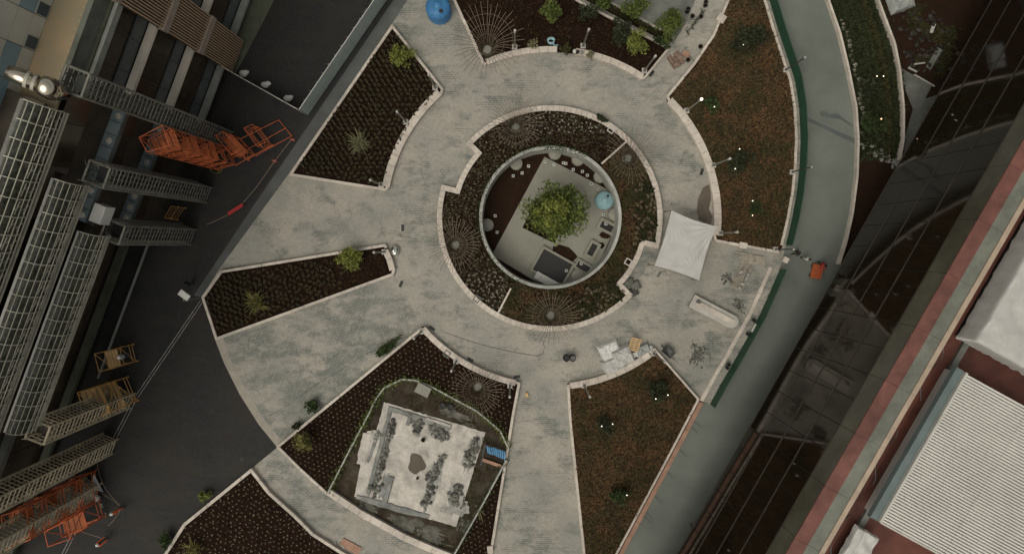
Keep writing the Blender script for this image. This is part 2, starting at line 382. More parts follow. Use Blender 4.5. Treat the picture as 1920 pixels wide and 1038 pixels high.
sheet('plaza_paving', PP(plaza_px), 0, PAVE, [well_hole])
sheet('path_paving', PP([(404, 638), (420, 680), (450, 740), (485, 795), (520, 838), (790, 613), (741, 514)]), .004, PAVE2)
sheet('path_paving', PP([(540, 328), (412, 503), (723, 457), (733, 351)]), .004, PAVE3)
sheet('kerb_lane', PP([(772, -60), (803, -60), (735, 45), (540, 328), (412, 503), (377, 557), (358, 552), (480, 370), (557, 260), (734, 0)]), -.02, 'asphalt_strip')
sheet('drain_channel', PP([(768, -60), (775, -60), (738, 0), (560, 262), (483, 374), (383, 524), (240, 734), (235, 730), (378, 520), (478, 370), (555, 258), (731, 0)]), -.016, 'black')
road_px = [(1425, -60)]+FENCE[1:]+[(1466, 490)]+FENCE2+[(1312, 752), (1120, 1100), (1400, 1140), (1750, 520), (1640, 500), (1572, 495), (1586, 450), (1597, 400), (1606, 330), (1608, 260), (1604, 200), (1590, 130), (1573, 60), (1552, 0), (1530, -60)]
sheet('road', PP(road_px), -.03, 'roadslab')
sheet('bare_earth', PP([(1530, -60), (1552, 0), (1573, 60), (1590, 130), (1604, 200), (1608, 260), (1606, 330), (1597, 400), (1586, 450), (1572, 495), (1750, 520), (2100, 100), (2050, -120)]), -.035, 'yard_soil' if False else 'soil_red')
sheet('site_slab', PP([(1690, 128), (1748, 160), (1735, 185), (1757, 178), (1735, 240), (1690, 300), (1696, 260), (1712, 205), (1690, 150)]), -.02, 'concrete_dim')
sheet('road_patch', PP([(1510, 218), (1512, 226), (1608, 272), (1608, 262)]), -.026, 'road_dark')
sheet('damp_streak', PP([(1537, 210), (1545, 208), (1556, 214), (1570, 213), (1582, 222), (1600, 235), (1598, 238), (1578, 225), (1566, 222), (1552, 221), (1540, 217)]), -.022, 'road_dark')
sheet('apron', PP([(480, -30), (530, -30), (442, 138), (424, 128)]), -.03, 'olive')
sheet('path_border', PP([(404, 638), (420, 680), (450, 740), (485, 795), (520, 838), (531, 829), (497, 787), (463, 734), (434, 676), (419, 633)]), .008, 'border')
def coping(parent, path, poly, w, z0, z1, step=26, mat='coping', name='coping_stone', closed=False, gap=.007, side=None):
    pts = [path[0]]
    seq = path+[path[0]] if closed else path
    for a, b in zip(seq, seq[1:]):
        L = math.dist(a, b); n = max(1, round(L/step))
        for i in range(1, n+1): pts.append((a[0]+(b[0]-a[0])*i/n, a[1]+(b[1]-a[1])*i/n))
    if closed: pts = pts[:-1]
    W = [P(a, b, z1) for a, b in pts]; n = len(W)
    if side is None:
        (ax, ay), (bx, by) = pts[0], pts[1]; d = math.dist(pts[0], pts[1]); nx, ny = (by-ay)/d, -(bx-ax)/d
        side = 1 if inpoly((ax+bx)/2+nx*3, (ay+by)/2+ny*3, poly) else -1
    # left normal in world for travel direction; photo (nx,ny)=(dy,-dx) is the left-hand side seen from above
    off = []
    for i in range(n):
        d1 = (W[i]-W[i-1]) if (i > 0 or closed) else (W[1]-W[0]); d2 = (W[(i+1) % n]-W[i]) if (i < n-1 or closed) else d1
        d1 = d1.normalized(); d2 = d2.normalized(); n1 = Vector((-d1.y, d1.x, 0)); n2 = Vector((-d2.y, d2.x, 0)); m = (n1+n2)
        m = m.normalized()*(1/max(.35, m.normalized().dot(n1))); off.append(W[i]+m*side*w/20)
    for i in range(n if closed else n-1):
        j = (i+1) % n; a, b, c, d = W[i], W[j], off[j], off[i]; e = (b-a).normalized()*gap; f = (c-d).normalized()*gap*.9
        dz = random.uniform(-.012, .012); zt = z1+dz
        q = [a+e, b-e, c-f, d+f]
        bev = .025; cen = sum(q, Vector())/4
        V = [(v.x, v.y, z0) for v in q]+[(v.x, v.y, zt-bev) for v in q]+[(*(v+(cen-v).normalized()*bev).xy, zt) for v in q]
        F = [(0, 1, 5, 4), (1, 2, 6, 5), (2, 3, 7, 6), (3, 0, 4, 7), (4, 5, 9, 8), (5, 6, 10, 9), (6, 7, 11, 10), (7, 4, 8, 11), (8, 9, 10, 11)]
        if side < 0: F = [f[::-1] for f in F]
        MB().add(V, F).build(name, mat, parent)
def bed(label, outline, runs, soil, zs=.3, holes=(), name='raised_bed'):
    cx = sum(p[0] for p in outline)/len(outline); cy = sum(p[1] for p in outline)/len(outline)
    t = thing(name, label, 'planter', P(cx, cy, 0))
    MB().prism(PP(outline, zs), None, zs, [PP(h, zs) for h in holes]).build('soil', soil, t)
    for path, w, z1 in runs: coping(t, path, outline, w, 0, z1)
    return t
RI, RO = 307, 311
a0, a1 = ang(829, 178), ang(733, 352)
NW = [(735, 45), (832, 167), (829, 178)]+arc(RI, a0, a1, 12)[1:]+[(724, 358), (540, 329)]
bed('planter with rows of dark clumps beside the grey hoarding, upper left', NW,
    [([(829, 178), (832, 167), (735, 45), (540, 329), (724, 358), (729, 352)], 5, .42), (arc(RI, a0, a1, 10), 14, .5)], 'soil')
W_ = [(377, 557), (413, 507), (723, 457), (727, 466), (741, 505), (738, 516), (404, 638)]
bed('narrow wedge-shaped planter pointing left to the dark asphalt', W_,
    [([(741, 505), (738, 516), (404, 638), (377, 557), (413, 507), (723, 457), (726, 464)], 5, .42), ([(727, 466), (735, 484), (741, 505)], 11, .5)], 'soil')
b0, b1 = ang(797, 611), ang(968, 714)
S_arc = arc(RO, b0, b1, 12)
S_low = [(517, 837), (560, 880), (613, 928), (670, 966), (755, 1013), (808, 1036), (850, 1052)]
S_ = [(790, 613)]+S_arc+[(976, 717), (964, 780), (953, 850), (923, 1036), (912, 1100), (850, 1052)]+S_low[::-1][1:]
HEDGE = [(614, 924), (652, 850), (690, 778), (703, 750), (720, 727), (753, 711), (780, 713), (813, 727), (850, 747), (893, 770), (915, 788), (938, 808), (954, 842)]
HEDGE2 = [(950, 862), (905, 945), (855, 1033), (838, 1062)]
yard_px = HEDGE+HEDGE2[:]+[(808, 1036), (755, 1013), (670, 966), (622, 934)]
bed('large planter with the plaster-floored excavation inside it', S_,
    [([S_low[2], S_low[1], S_low[0], (790, 613), (796, 618)], 5, .42), ([(968, 714), (976, 717), (964, 780), (953, 850), (923, 1036), (912, 1100)], 5, .42),
     (S_arc, 11, .5), (S_low[2:], 13, .5)], 'soil', holes=[yard_px[::-1]])
E_arc = arc(RI, ang(1252, 191), ang(1337, 440)+0, 14)
E_ = [(1249, 180)]+E_arc+[(1340, 453), (1461, 475)]+[(x-5, y) for x, y in FENCE[::-1]]+[(1390, -60), (1363, 0), (1336, 65), (1300, 118)]
bed('long planter of brown mulch beside the green fence, upper right', E_,
    [([(1390, -60), (1363, 0), (1336, 65), (1300, 118), (1249, 180), (1253, 190)], 5, .42), ([(1337, 440), (1340, 453), (1461, 475)], 5, .42), (E_arc, 14, .5),
     ([(x-5, y) for x, y in FENCE], 5, .42)], 'mulch')
c0, c1 = ang(1068, 716), ang(1216, 660)
SE_arc = arc(RO, c0, c1, 9)
SE = [(1063, 721)]+SE_arc+[(1228, 652), (1312, 748), (1258, 851), (1159, 1036), (1125, 1100), (1100, 1100), (1093, 1038), (1067, 790)]
bed('planter of rusty brown mulch between the lower path and the road', SE,
    [([(1216, 660), (1228, 652), (1312, 748), (1258, 851), (1159, 1036), (1125, 1100)], 4, .42), ([(1100, 1100), (1093, 1038), (1067, 790), (1063, 721), (1068, 720)], 5, .42), (SE_arc, 12, .5)], 'mulch')
d0, d1 = ang(914, 122), ang(1202, 150)
N_arc = arc(310, d0, d1, 18)
N_ = [(906, 123)]+N_arc+[(1211, 146), (1257, 90), (1085, 0), (1000, -60), (822, -60), (849, 0)]
bed('dark planter with trees at the top of the photo', N_,
    [([(822, -60), (849, 0), (906, 123), (913, 121)], 5, .42), ([(1202, 150), (1211, 146), (1257, 90), (1085, 0), (1000, -60)], 4, .42), (N_arc[:9], 11, .5), (N_arc[10:], 11, .5)], 'soil')
N2 = [(1089, -4), (1257, 84), (1242, 56), (1138, 0), (1060, -45), (1030, -45)]
bed('narrow overgrown planting strip at the top of the photo', N2, [([(1242, 56), (1138, 0), (1060, -45)], 4, .4)], 'soil', zs=.3)
SW = [(471, 877), (505, 921), (553, 964), (588, 999), (630, 1026), (700, 1070), (720, 1100), (250, 1100), (308, 1036), (343, 981)]
bed('planter dotted with pale seedlings in the lower left corner', SW,
    [([(720, 1100), (700, 1070), (630, 1026), (588, 999), (553, 964), (505, 921), (471, 877), (343, 981), (308, 1036), (250, 1100)], 6, .42)], 'soil')
RING = arc(211, -16, 139, 52)+arc(186, 139.5, 162.5, 7)+arc(213, 163, 317, 52)+arc(184, 317.5, 343.5, 8)
ring_bed = bed('round planter ring around the sunken courtyard', RING, [], 'soil', holes=[arc(130, 0, 354, 59)])
coping(ring_bed, RING, RING, 10, 0, .5, step=30, closed=True)
# dividers inside the ring
for (a, b) in (((934, 586), (958, 540)), ((1128, 307), (1174, 266))):
    p, q = P(*a, .4), P(*b, .4); d = (q-p); m = MB().box((p+q)/2, (d.length, .16, .18), d.normalized(), Vector((-d.y, d.x, 0)).normalized()); m.build('divider_kerb', 'coping', ring_bed)
# courtyard
FL = -2.5
struct(MB().prism(PP(arc(127, 0, 354, 59), FL), None, FL).build('courtyard_floor', 'soil_red', org=(0, 0, FL)))
well = thing('courtyard_wall', 'circular pale concrete wall ringing the sunken courtyard', 'wall', P(CX, CY, 0))
cc = P(CX, CY, .6); r0, r1 = 127.5/20*.99, 133.5/20*.99
m = MB(); m.lathe((cc.x, cc.y, 0), [(r1, 0), (r1, .6-.02), (r1-.03, .6), (r0+.03, .6), (r0, .57), (r0, FL-.1)], 96, cap=False); m.build('ring_wall', 'wellwall', well, smooth=False)
slab_px = [(1021, 294), (1152, 362), (1156, 420), (1120, 500), (1060, 545), (1002, 526), (922, 478)]
courtyard_slab = MB().prism(PP(slab_px, FL+.15), FL, FL+.15).build('courtyard_slab', 'slab_conc'); struct(courtyard_slab)
def frame_box(name, label, pts, z0, z1, wall, mat, inner_mat, cat='pit', infl=.05):
    c = sum((Vector(p) for p in pts), Vector())/4; t = thing(name, label, cat, (c.x, c.y, z0))
    for i in range(4):
        a, b = pts[i], pts[(i+1) % 4]; d = (b-a).normalized(); nrm = Vector((-d.y, d.x, 0)); nrm = nrm if (c-a).dot(nrm) > 0 else -nrm
        ln = (b-a).length-(0 if i % 2 else 2*wall)-.004
        cen = (a+b)/2+nrm*wall/2
        MB().box((cen.x, cen.y, (z0+z1)/2), (ln, wall, z1-z0), d, nrm).build('kerb', mat, t)
    ins = [c+(p-c)*(1-wall/((p-c).length)) for p in pts]
    MB().prism(ins, None, z0+infl).build('bottom', inner_mat, t)
    return t
def rect_px(c, L, W, a, z):       # photo-space centre, metres, heading of the long side on the plan
    o = P(*c, z); u = Vector((math.cos(R(a)), math.sin(R(a)), 0)); v = Vector((-u.y, u.x, 0))
    return [o-u*L/2-v*W/2, o+u*L/2-v*W/2, o+u*L/2+v*W/2, o-u*L/2+v*W/2]
ZF = FL+.15
frame_box('tree_pit', 'square pale kerb around the courtyard tree', rect_px((1023, 414), 3.9, 3.6, -26, ZF), ZF, ZF+.3, .22, 'slab_conc', 'soil', 'tree pit')
frame_box('floor_pit', 'rectangular framed pit against the right side of the courtyard wall', rect_px((1137, 425), 1.75, 1.15, -27, ZF), ZF, ZF+.35, .26, 'slab_conc', 'black', 'pit')
frame_box('floor_pit', 'small upright framed pit standing free on the courtyard slab', rect_px((1110, 468), 1.7, 1.1, 62, ZF), ZF, ZF+.35, .26, 'slab_conc', 'black', 'pit')
frame_box('floor_pit', 'framed pit beside the large dark opening', rect_px((1093, 500), 1.7, 1.0, -30, ZF), ZF, ZF+.3, .2, 'slab_conc', 'black', 'pit')
frame_box('stair_opening', 'large dark opening with pale kerb in the courtyard', rect_px((1036, 500), 3.6, 2.7, -29, ZF), ZF, ZF+.35, .22, 'slab_conc', 'black', 'opening')
rp = rect_px((1027, 527), 2.7, .75, -29, ZF+.45); t = thing('corrugated_sheet', 'white corrugated sheet laid across the dark courtyard opening', 'sheet', sum(rp, Vector())/4)
m = MB(); m.grid(lambda u, v: rp[0].lerp(rp[1], u).lerp(rp[3].lerp(rp[2], u), v)+Vector((0, 0, .03*math.sin(v*2*math.pi*7))), 2, 56); m.build('sheet', 'white', t)
# soil stains on the slab as thin earth heaps
def heap(name, px, z, h, mat, label, cat='soil heap'):
    c = (sum(p[0] for p in px)/len(px), sum(p[1] for p in px)/len(px)); o = P(*c, z); n = len(px); ring = PP(px, z)
    m = MB(); V = [o+Vector((0, 0, h))]+[o.lerp(p, .6)+Vector((0, 0, h*random.uniform(.7, .9))) for p in ring]+[p+Vector((0, 0, .006)) for p in ring]
    F = [(0, 1+i, 1+(i+1) % n) for i in range(n)]+[(1+i, 1+n+i, 1+n+(i+1) % n, 1+(i+1) % n) for i in range(n)]
    return tag(m.add(V, F).build(name, mat, smooth=True), label, cat)
heap('soil_patch', blob(1055, 475, 26, 14, rot=25), ZF, .08, 'soil_red', 'brown earth spilled beside the courtyard tree pit')
heap('soil_patch', blob(1134, 441, 10, 7), ZF, .05, 'soil_red', 'brown earth stain below the framed pit by the courtyard wall')
heap('soil_patch', blob(1128, 460, 6, 6), ZF, .04, 'soil_red', 'small round earth stain beside the free-standing framed pit')
heap('soil_spill', [(1330, 345), (1318, 352), (1309, 372), (1306, 395), (1310, 412), (1322, 422), (1333, 424), (1336, 405), (1329, 392), (1333, 376), (1332, 358)], 0, .06, 'damp', 'brown soil spilled on the paving under the edge of the white canopy')
# round cisterns along the courtyard wall with small square posts
sq = None
for k, (px, py, where) in enumerate([(964, 302, 'upper left of the courtyard'), (1040, 285, 'top of the courtyard'), (1083, 300, 'right of the top one'), (1124, 332, 'above the pale blue tank'), (1152, 402, 'just below the pale blue tank'), (1086, 522, 'lower right of the courtyard'), (896, 424, 'left edge of the courtyard')]):
    a = math.atan2(CY-py, px-CX); c = P(CX, CY, FL)+Vector((math.cos(a), math.sin(a), 0))*6.15; c.z = FL
    t = thing('cistern', 'round pale cistern at the foot of the wall, '+where, 'cistern', c, 'cisterns round the courtyard wall')
    MB().lathe(c, [(.62, 0), (.62, .5), (.58, .58), (.2, .72), (.05, .74)], 24).build('drum', 'slab_conc', t)
    for da in (-.22, 0, .22) if k not in (5, 6) else (-.2, .2):
        p = c+Vector((-math.cos(a)*(1.05-abs(da)), -math.sin(a)*(1.05-abs(da)), 0))+Vector((-math.sin(a), math.cos(a), 0))*da*4
        MB().box(p+Vector((0, 0, .15)), (.26, .26, .3)).build('post', 'white', t)
        MB().box(p+Vector((0, 0, .303)), (.13, .13, .02)).build('socket', 'black', t)
def water_tank(px, py, r, h, mat, label, z=0):
    c = P(px, py, z+h*.5); c.z = z; t = thing('water_tank', label, 'water tank', c)
    prof = [(r*.95, 0), (r, .08)]
    nb = 5
    for i in range(nb): z0_ = .1+h*.62*i/nb; z1_ = .1+h*.62*(i+1)/nb; prof += [(r, z0_+.04), (r*.975, z0_+.08), (r*.975, z1_-.04), (r, z1_)]
    prof += [(r*.99, h*.72), (r*.9, h*.8), (r*.6, h*.92), (r*.3, h*.97), (r*.28, h)]
    b = MB().lathe(c, prof, 40).build('shell', mat, t, smooth=True)
    for i in range(8):
        a = 2*math.pi*i/8+.2; d = Vector((math.cos(a), math.sin(a), 0)); MB().tube(c+d*r*.93+Vector((0, 0, h*.8)), c+d*r*.4+Vector((0, 0, h*.96)), .05, 6, .03).build('rib', mat, t)
    q = c+Vector((r*.30, -r*.45 if mat == 'blue_tank' else r*.45, 0))
    MB().lathe(q+Vector((0, 0, h*.86)), [(r*.2, 0), (r*.2, h*.1), (r*.17, h*.1)], 20).build('hatch_rim', mat, t)
    MB().lathe(q+Vector((0, 0, h*.9)), [(r*.165, 0), (r*.165, h*.065)], 20).build('hatch', 'black', t)
    return t
water_tank(822, 17, 1.12, 2.1, 'blue_tank', 'blue plastic water tank on the paving at the top edge')
water_tank(1133, 376, .86, 1.3, 'paleblue_tank', 'pale blue water tank in the sunken courtyard', ZF)
# ------------------------------------------------------------------ the excavated yard
struct(MB().prism(PP(yard_px, .1), None, .1).build('yard_ground', 'yard_soil', org=(0, 0, .1)))
slab = [(720, 753), (910, 810), (855, 987), (664, 930), (674, 880), (688, 808), (706, 806)]
ex = thing('plaster_floor', 'whitewashed floor slab of the excavation strewn with dark stones', 'floor slab', P(785, 870, .1))
slab_r = []
for a, b in zip(slab, slab[1:]+slab[:1]):
    n = max(2, int(math.dist(a, b)/5)); nx, ny = (b[1]-a[1])/math.dist(a, b), -(b[0]-a[0])/math.dist(a, b)
    for i in range(n):
        k = random.gauss(0, .4) if i else 0; slab_r.append((a[0]+(b[0]-a[0])*i/n+nx*k, a[1]+(b[1]-a[1])*i/n+ny*k))
MB().prism(PP(slab_r, .2), .1, .2).build('floor', 'plaster', ex)
for (x, y, rx, ry, rot_, mt) in ((712, 860, 9, 70, 15, 'plaster_grey'), (800, 790, 50, 8, 17, 'plaster_grey'), (884, 850, 13, 34, 20, 'plaster_stain'), (812, 905, 13, 52, 18, 'plaster_stain'), (853, 926, 15, 20, 0, 'plaster_stain'), (735, 950, 60, 6, 15, 'plaster_grey'), (722, 912, 10, 26, 15, 'plaster_grey'), (860, 950, 22, 16, 30, 'plaster_stain'), (822, 812, 24, 11, 14, 'plaster_stain'), (840, 955, 16, 8, 10, 'plaster_stain')):
    MB().prism(PP(blob(x, y, rx, ry, 26, rot_, .25), .204), None, .204+.0015*random.random()).build('dust_stain', mt, ex)
for (x, y, rx, ry, rot_) in ((775, 985, 50, 14, 18), (800, 1005, 40, 10, 25), (850, 775, 26, 9, 20), (880, 800, 14, 7, 10), (870, 985, 14, 18, 20), (690, 950, 20, 8, 30)):
    MB().prism(PP(blob(x, y, rx, ry, 24, rot_, .4), .11), None, .112+.002*random.random()).build('plaster_splash', 'plaster_splash', ex)
def low_wall(a, b, w, h, mat='plaster_grey', name='wall_stub'):
    p, q = P(*a, .22), P(*b, .22); d = q-p; n_ = Vector((-d.y, d.x, 0)).normalized(); k = max(3, int(d.length/.4)); m = MB()
    V = []
    for i in range(k+1):
        c = p.lerp(q, i/k); ww = w/2*random.uniform(.8, 1.2); hh = h*random.uniform(.55, 1.1)
        V += [c-n_*ww, c-n_*ww*.7+Vector((0, 0, hh)), c+n_*ww*.7+Vector((0, 0, hh)), c+n_*ww]
    F = [(4*i+j, 4*i+j+1, 4*i+5+j, 4*i+4+j) for i in range(k) for j in range(3)]+[(0, 3, 2, 1), (4*k, 4*k+1, 4*k+2, 4*k+3)]
    m.add(V, F).build(name, mat, ex)
low_wall((733, 765), (690, 925), .4, .12); low_wall((728, 764), (845, 802), .5, .12); low_wall((668, 930), (805, 968), .5, .1); low_wall((735, 893), (722, 940), .5, .22, 'plaster_grey'); low_wall((770, 776), (764, 796), .4, .2)
low_wall((690, 812), (677, 870), .9, .08, 'plaster'); low_wall((704, 825), (690, 865), .3, .1, 'plaster_grey'); low_wall((800, 783), (845, 798), .3, .18, 'plaster')
heap('damp_patch', [(781+15.5*(1+.12*math.sin(3*a+1)+.07*math.sin(5*a))*math.cos(a), 869+19*(1+.12*math.sin(3*a+1)+.07*math.sin(5*a))*math.sin(a)) for a in [i*2*math.pi/48 for i in range(48)]], .22, .03, 'damp', 'dark brown damp earth patch on the whitewashed floor')
ROCKV = []
for k in range(6):
    m = []
    for th in range(3):
        for i in range(6):
            r = [.75, 1, .55][th]*random.uniform(.75, 1.2); a = 2*math.pi*(i+.5*(th % 2))/6; m.append((r*math.cos(a), r*math.sin(a), [0, .45, .9][th]*random.uniform(.8, 1.15)))
    ROCKV.append(m+[(0, 0, random.uniform(.95, 1.15))])
ROCKF = [(r*6+i, r*6+(i+1) % 6, (r+1)*6+(i+1) % 6, (r+1)*6+i) for r in range(2) for i in range(6)]+[(12+i, 12+(i+1) % 6, 18) for i in range(6)]
ROCK = {}
def rock_data(mat):
    if mat not in ROCK:
        ROCK[mat] = []
        for v in ROCKV:
            me = bpy.data.meshes.new('stone'); me.from_pydata(v, [], ROCKF); me.materials.append(MATS[mat]); ROCK[mat].append(me)
    return ROCK[mat]
def stone(mat, parent, p, s, name='stone'):
    o = bpy.data.objects.new(name, random.choice(rock_data(mat))); _link(o, parent, Vector(p)); o.rotation_euler = (random.uniform(-.4, .4), random.uniform(-.4, .4), random.uniform(0, 6.3)); o.scale = (s*random.uniform(.8, 1.3), s*random.uniform(.7, 1.1), s*random.uniform(.4, .75)); return o
def rubble(label, pts, n, smin, smax, z, mat='stone', name='rubble_pile', spread=4, h=.25):
    c = pts[len(pts)//2]; t = thing(name, label, 'rubble', P(*c, z))
    for i in range(n):
        k = random.random()*(len(pts)-1); j = min(int(k), len(pts)-2) if len(pts) > 1 else 0; f = k-j
        a, b = pts[j], pts[min(j+1, len(pts)-1)]
        x = a[0]+(b[0]-a[0])*f+random.gauss(0, spread); y = a[1]+(b[1]-a[1])*f+random.gauss(0, spread)
        stone(mat, t, P(x, y, z+random.uniform(0, h)*(.4 if i < n*.5 else 1)), random.uniform(smin, smax))
    return t
rubble('long row of dark stones along the left side of the white floor', [(738, 790), (730, 815), (722, 850), (712, 880), (706, 905), (700, 926)], 93, .11, .27, .2)
rubble('dark fine rubble heap near the top of the white floor', [(782, 790), (785, 800), (780, 808)], 40, .12, .22, .22, spread=5)
rubble('stone heap along the broken wall at the top of the white floor', [(805, 802), (820, 812), (838, 812), (828, 824)], 50, .11, .27, .2, spread=5)
rubble('band of stones at the right edge of the white floor', [(895, 820), (890, 840), (880, 855), (876, 872)], 56, .11, .27, .2, spread=5)
rubble('crooked line of loose stones in the middle of the white floor', [(832, 854), (822, 868), (818, 882), (808, 898), (806, 915), (800, 935), (796, 952)], 77, .11, .27, .2, spread=4)
rubble('round stone heap near the lower right corner of the white floor', [(850, 910), (858, 918), (852, 930), (862, 940)], 52, .11, .27, .2, spread=5)
rubble('pale stones beside the small slab patch at the left of the white floor', [(706, 812), (708, 820)], 14, .1, .24, .22, 'stone_pale', spread=4)
tag(MB().lathe(P(737, 787, .22), [(.22, 0), (.22, .12), (.14, .12), (.14, .02)], 20).build('tyre', 'rubber'), 'small black tyre at the upper left of the white floor', 'tyre')
tag(MB().lathe(P(794, 823, .22), [(.16, 0), (.2, .3), (.17, .3), (.14, .06)], 16).build('bucket', 'yard_soil'), 'small brown bucket near the top of the white floor', 'bucket')
tag(MB().lathe(P(783, 895, .22), [(.11, 0), (.13, .2), (.11, .2), (.1, .05)], 14).build('bucket', 'yard_soil'), 'tiny brown bucket below the damp patch on the white floor', 'bucket')
for px, py, lab in ((830, 760, 'left one of two black rings lying in the yard above the white floor'), (845, 763, 'right one of two black rings lying in the yard above the white floor')):
    tag(MB().lathe(P(px, py, .1), [(.3, 0), (.33, .1), (.3, .2), (.2, .2), (.17, .1)], 22).build('tyre', 'rubber'), lab, 'tyre')
rp = rect_px((793, 731), 1.35, .95, -27, .9); tag(MB().prism(rp, .75, .9).build('access_hatch', 'slab_conc'), 'pale concrete hatch under the hedge at the top of the yard', 'hatch')
# blue rack on a timber frame
t = thing('blue_rack', 'bright blue slatted metal stair beside the yard hedge', 'rack', P(930, 850, .1))
rp = [P(912, 834, .9), P(948, 846, .9), P(948, 862, .9), P(914, 847, .9)]
for i in range(9):
    f = i/9; a = rp[0].lerp(rp[1], f+.01); b = rp[0].lerp(rp[1], f+.085); c = rp[3].lerp(rp[2], f+.085); d = rp[3].lerp(rp[2], f+.01); zz = Vector((0, 0, .06*(i % 3)+(.25 if i < 2 else 0)))
    MB().prism([v for v in (a, d, c, b)], .9+zz.z-.05, .9+zz.z).build('slat', 'blue_paint', t)
for a, b in ((rp[0], rp[1]), (rp[3], rp[2])): MB().tube(a-Vector((0, 0, .1)), b-Vector((0, 0, .1)), .05).build('rail', 'steel_dark', t)
for v in rp: MB().tube((v.x, v.y, .1), v, .04).build('leg', 'steel_dark', t)
for a, b, lab in (((905, 861), (945, 875), 'lower'),): 
    p, q = P(*a, .3), P(*b, .3); MB().box((p+q)/2, ((q-p).length, .3, .12), (q-p).normalized(), Vector((-(q-p).y, (q-p).x, 0)).normalized()).build('timber_beam', 'pinkwood', t)
for dx in (0, 1): MB().tube(P(908+dx*2, 838, .15), P(901+dx*2, 872, .15), .05).build('post', 'steel_dark', t)
# yard plants, sticks
V, F = blades([tuple(P(897, 952, .1))], 9, 1.5, .1, .7, .06); t = thing('agave', 'pale spiky agave near the lower fence of the yard', 'plant', P(897, 952, .1)); quads_tris('leaves', V, F, 'leaf_pale', t, tuple(P(897, 952, .1)))
def polyline_sample(pts, step):
    out = []
    for a, b in zip(pts, pts[1:]):
        n = max(1, int(math.dist(a, b)/step)); out += [(a[0]+(b[0]-a[0])*i/n, a[1]+(b[1]-a[1])*i/n) for i in range(n)]
    return out+[pts[-1]]
def hedge_line(label, pts, h, wall_mat, leaf_mat, n, z=.1, w=.14, spread=.2):
    t = thing('vine_fence', label, 'fence', P(*pts[len(pts)//2], z))
    for a, b in zip(pts, pts[1:]):
        p, q = P(*a, z+h), P(*b, z+h); d = q-p; MB().box(((p+q)/2-Vector((0, 0, h/2))), (d.length, w, h), d.normalized(), Vector((-d.y, d.x, 0)).normalized()).build('panel', wall_mat, t)
    S = polyline_sample(pts, 1.2); C = []
    for i in range(n):
        a = random.choice(S); k = .5+.5*mnoise.noise(Vector((a[0]*.05, a[1]*.05, 3)))
        if random.random() > k*1.4: continue
        p = P(*a, z+h); C.append((p.x+random.gauss(0, spread), p.y+random.gauss(0, spread), z+h*random.uniform(.4, 1.12)))
    V, F = leafcloud(C, .10); np_obj('vine', V, F, leaf_mat, t, tuple(ORG[t])); return t
hedge_line('vine-covered curved fence around the upper side of the yard', HEDGE, .5, 'wellwall', 'leaf_mid', 3200)
hedge_line('straight pale fence with sparse vines along the lower right of the yard', HEDGE2, .5, 'wellwall', 'leaf_green', 700)
# vines on the courtyard wall
S = arc(133, 70, 250, 120)+arc(132, 60, 95, 30)*2; C = []
for i in range(2600):
    a = random.choice(S); p = P(*a, .5); C.append((p.x+random.gauss(0, .12), p.y+random.gauss(0, .12), random.uniform(.35, .7)))
V, F = leafcloud(C, .07); np_obj('vine', V, F, 'leaf_green', well, tuple(ORG[well]))
# ------------------------------------------------------------------ planting
def scatter_px(poly, n, holes=()):
    xs = [p[0] for p in poly]; ys = [p[1] for p in poly]; out = []
    x0, x1, y0, y1 = min(xs), max(xs), max(-40, min(ys)), min(1080, max(ys))
    while len(out) < n:
        x, y = random.uniform(x0, x1), random.uniform(y0, y1)
        if all(inpoly(x+dx, y+dy, poly) for dx, dy in MARG) and not any(inpoly(x, y, h) for h in holes) and 322 < math.hypot(x-CX, y-CY) or (poly is RING or poly is yard_px) and inpoly(x, y, poly) and all(inpoly(x+dx, y+dy, poly) for dx, dy in MARG2) and not any(inpoly(x, y, h) for h in holes): out.append((x, y))
    return out
MARG = [(9*math.cos(k*math.pi/4), 9*math.sin(k*math.pi/4)) for k in range(8)]; MARG2 = [(13*math.cos(k*math.pi/4), 13*math.sin(k*math.pi/4)) for k in range(8)]
def rows_px(poly, sp, a, jit=.15, holes=(), keep=1.0, margin=10):
    ca, sa = math.cos(R(a)), math.sin(R(a)); out = []
    xs = [p[0] for p in poly]; ys = [p[1] for p in poly]; cx, cy = sum(xs)/len(xs), sum(ys)/len(ys)
    for i in range(-90, 91):
        for j in range(-90, 91):
            u = (i+.5*(j % 2))*sp+random.gauss(0, jit*sp); v = j*sp*.87+random.gauss(0, jit*sp)
            x, y = cx+u*ca-v*sa, cy+u*sa+v*ca
            if y < -40 or y > 1080 or random.random() > keep: continue
            if all(inpoly(x+dx, y+dy, poly) for dx, dy in ((margin, 0), (-margin, 0), (0, margin), (0, -margin))) and not any(inpoly(x, y, h) for h in holes): out.append((x, y))
    return out
def planting(name, label, pts, mat, nper=7, length=.22, width=.07, lean=1.1, z=.31, jit=.03, cat='plants'):
    V, F = blades([tuple(P(x, y, z)) for x, y in pts], nper, length, width, lean, jit)
    return tag(quads_tris(name, V, F, mat, kind='stuff'), label, cat)
zone = lambda pts, f: [p for p in pts if f(*p)]
nwp = rows_px(NW, 10.5, -60, .1); CUSH = [(nwp, 'small dark clump planted in rows in the upper left planter', 'clumps in the upper left planter')]
wp = rows_px(W_, 10.5, 20, .12); CUSH.append((zone(wp, lambda x, y: x < 640 + random.uniform(-30, 20)), 'small dark clump filling the wedge-shaped planter', 'clumps in the wedge-shaped planter'))
for poly, lab, n in ((NW, 'fine brown mulch bits in the upper left planter', 1500), (W_, 'fine brown mulch bits in the wedge-shaped planter', 1200), (N_, 'fine mulch bits and litter in the dark top planter', 1800)):
    planting('mulch_litter', lab, scatter_px(poly, n), 'tuft_brown', 1, .1, .05, 1.3, cat='mulch')
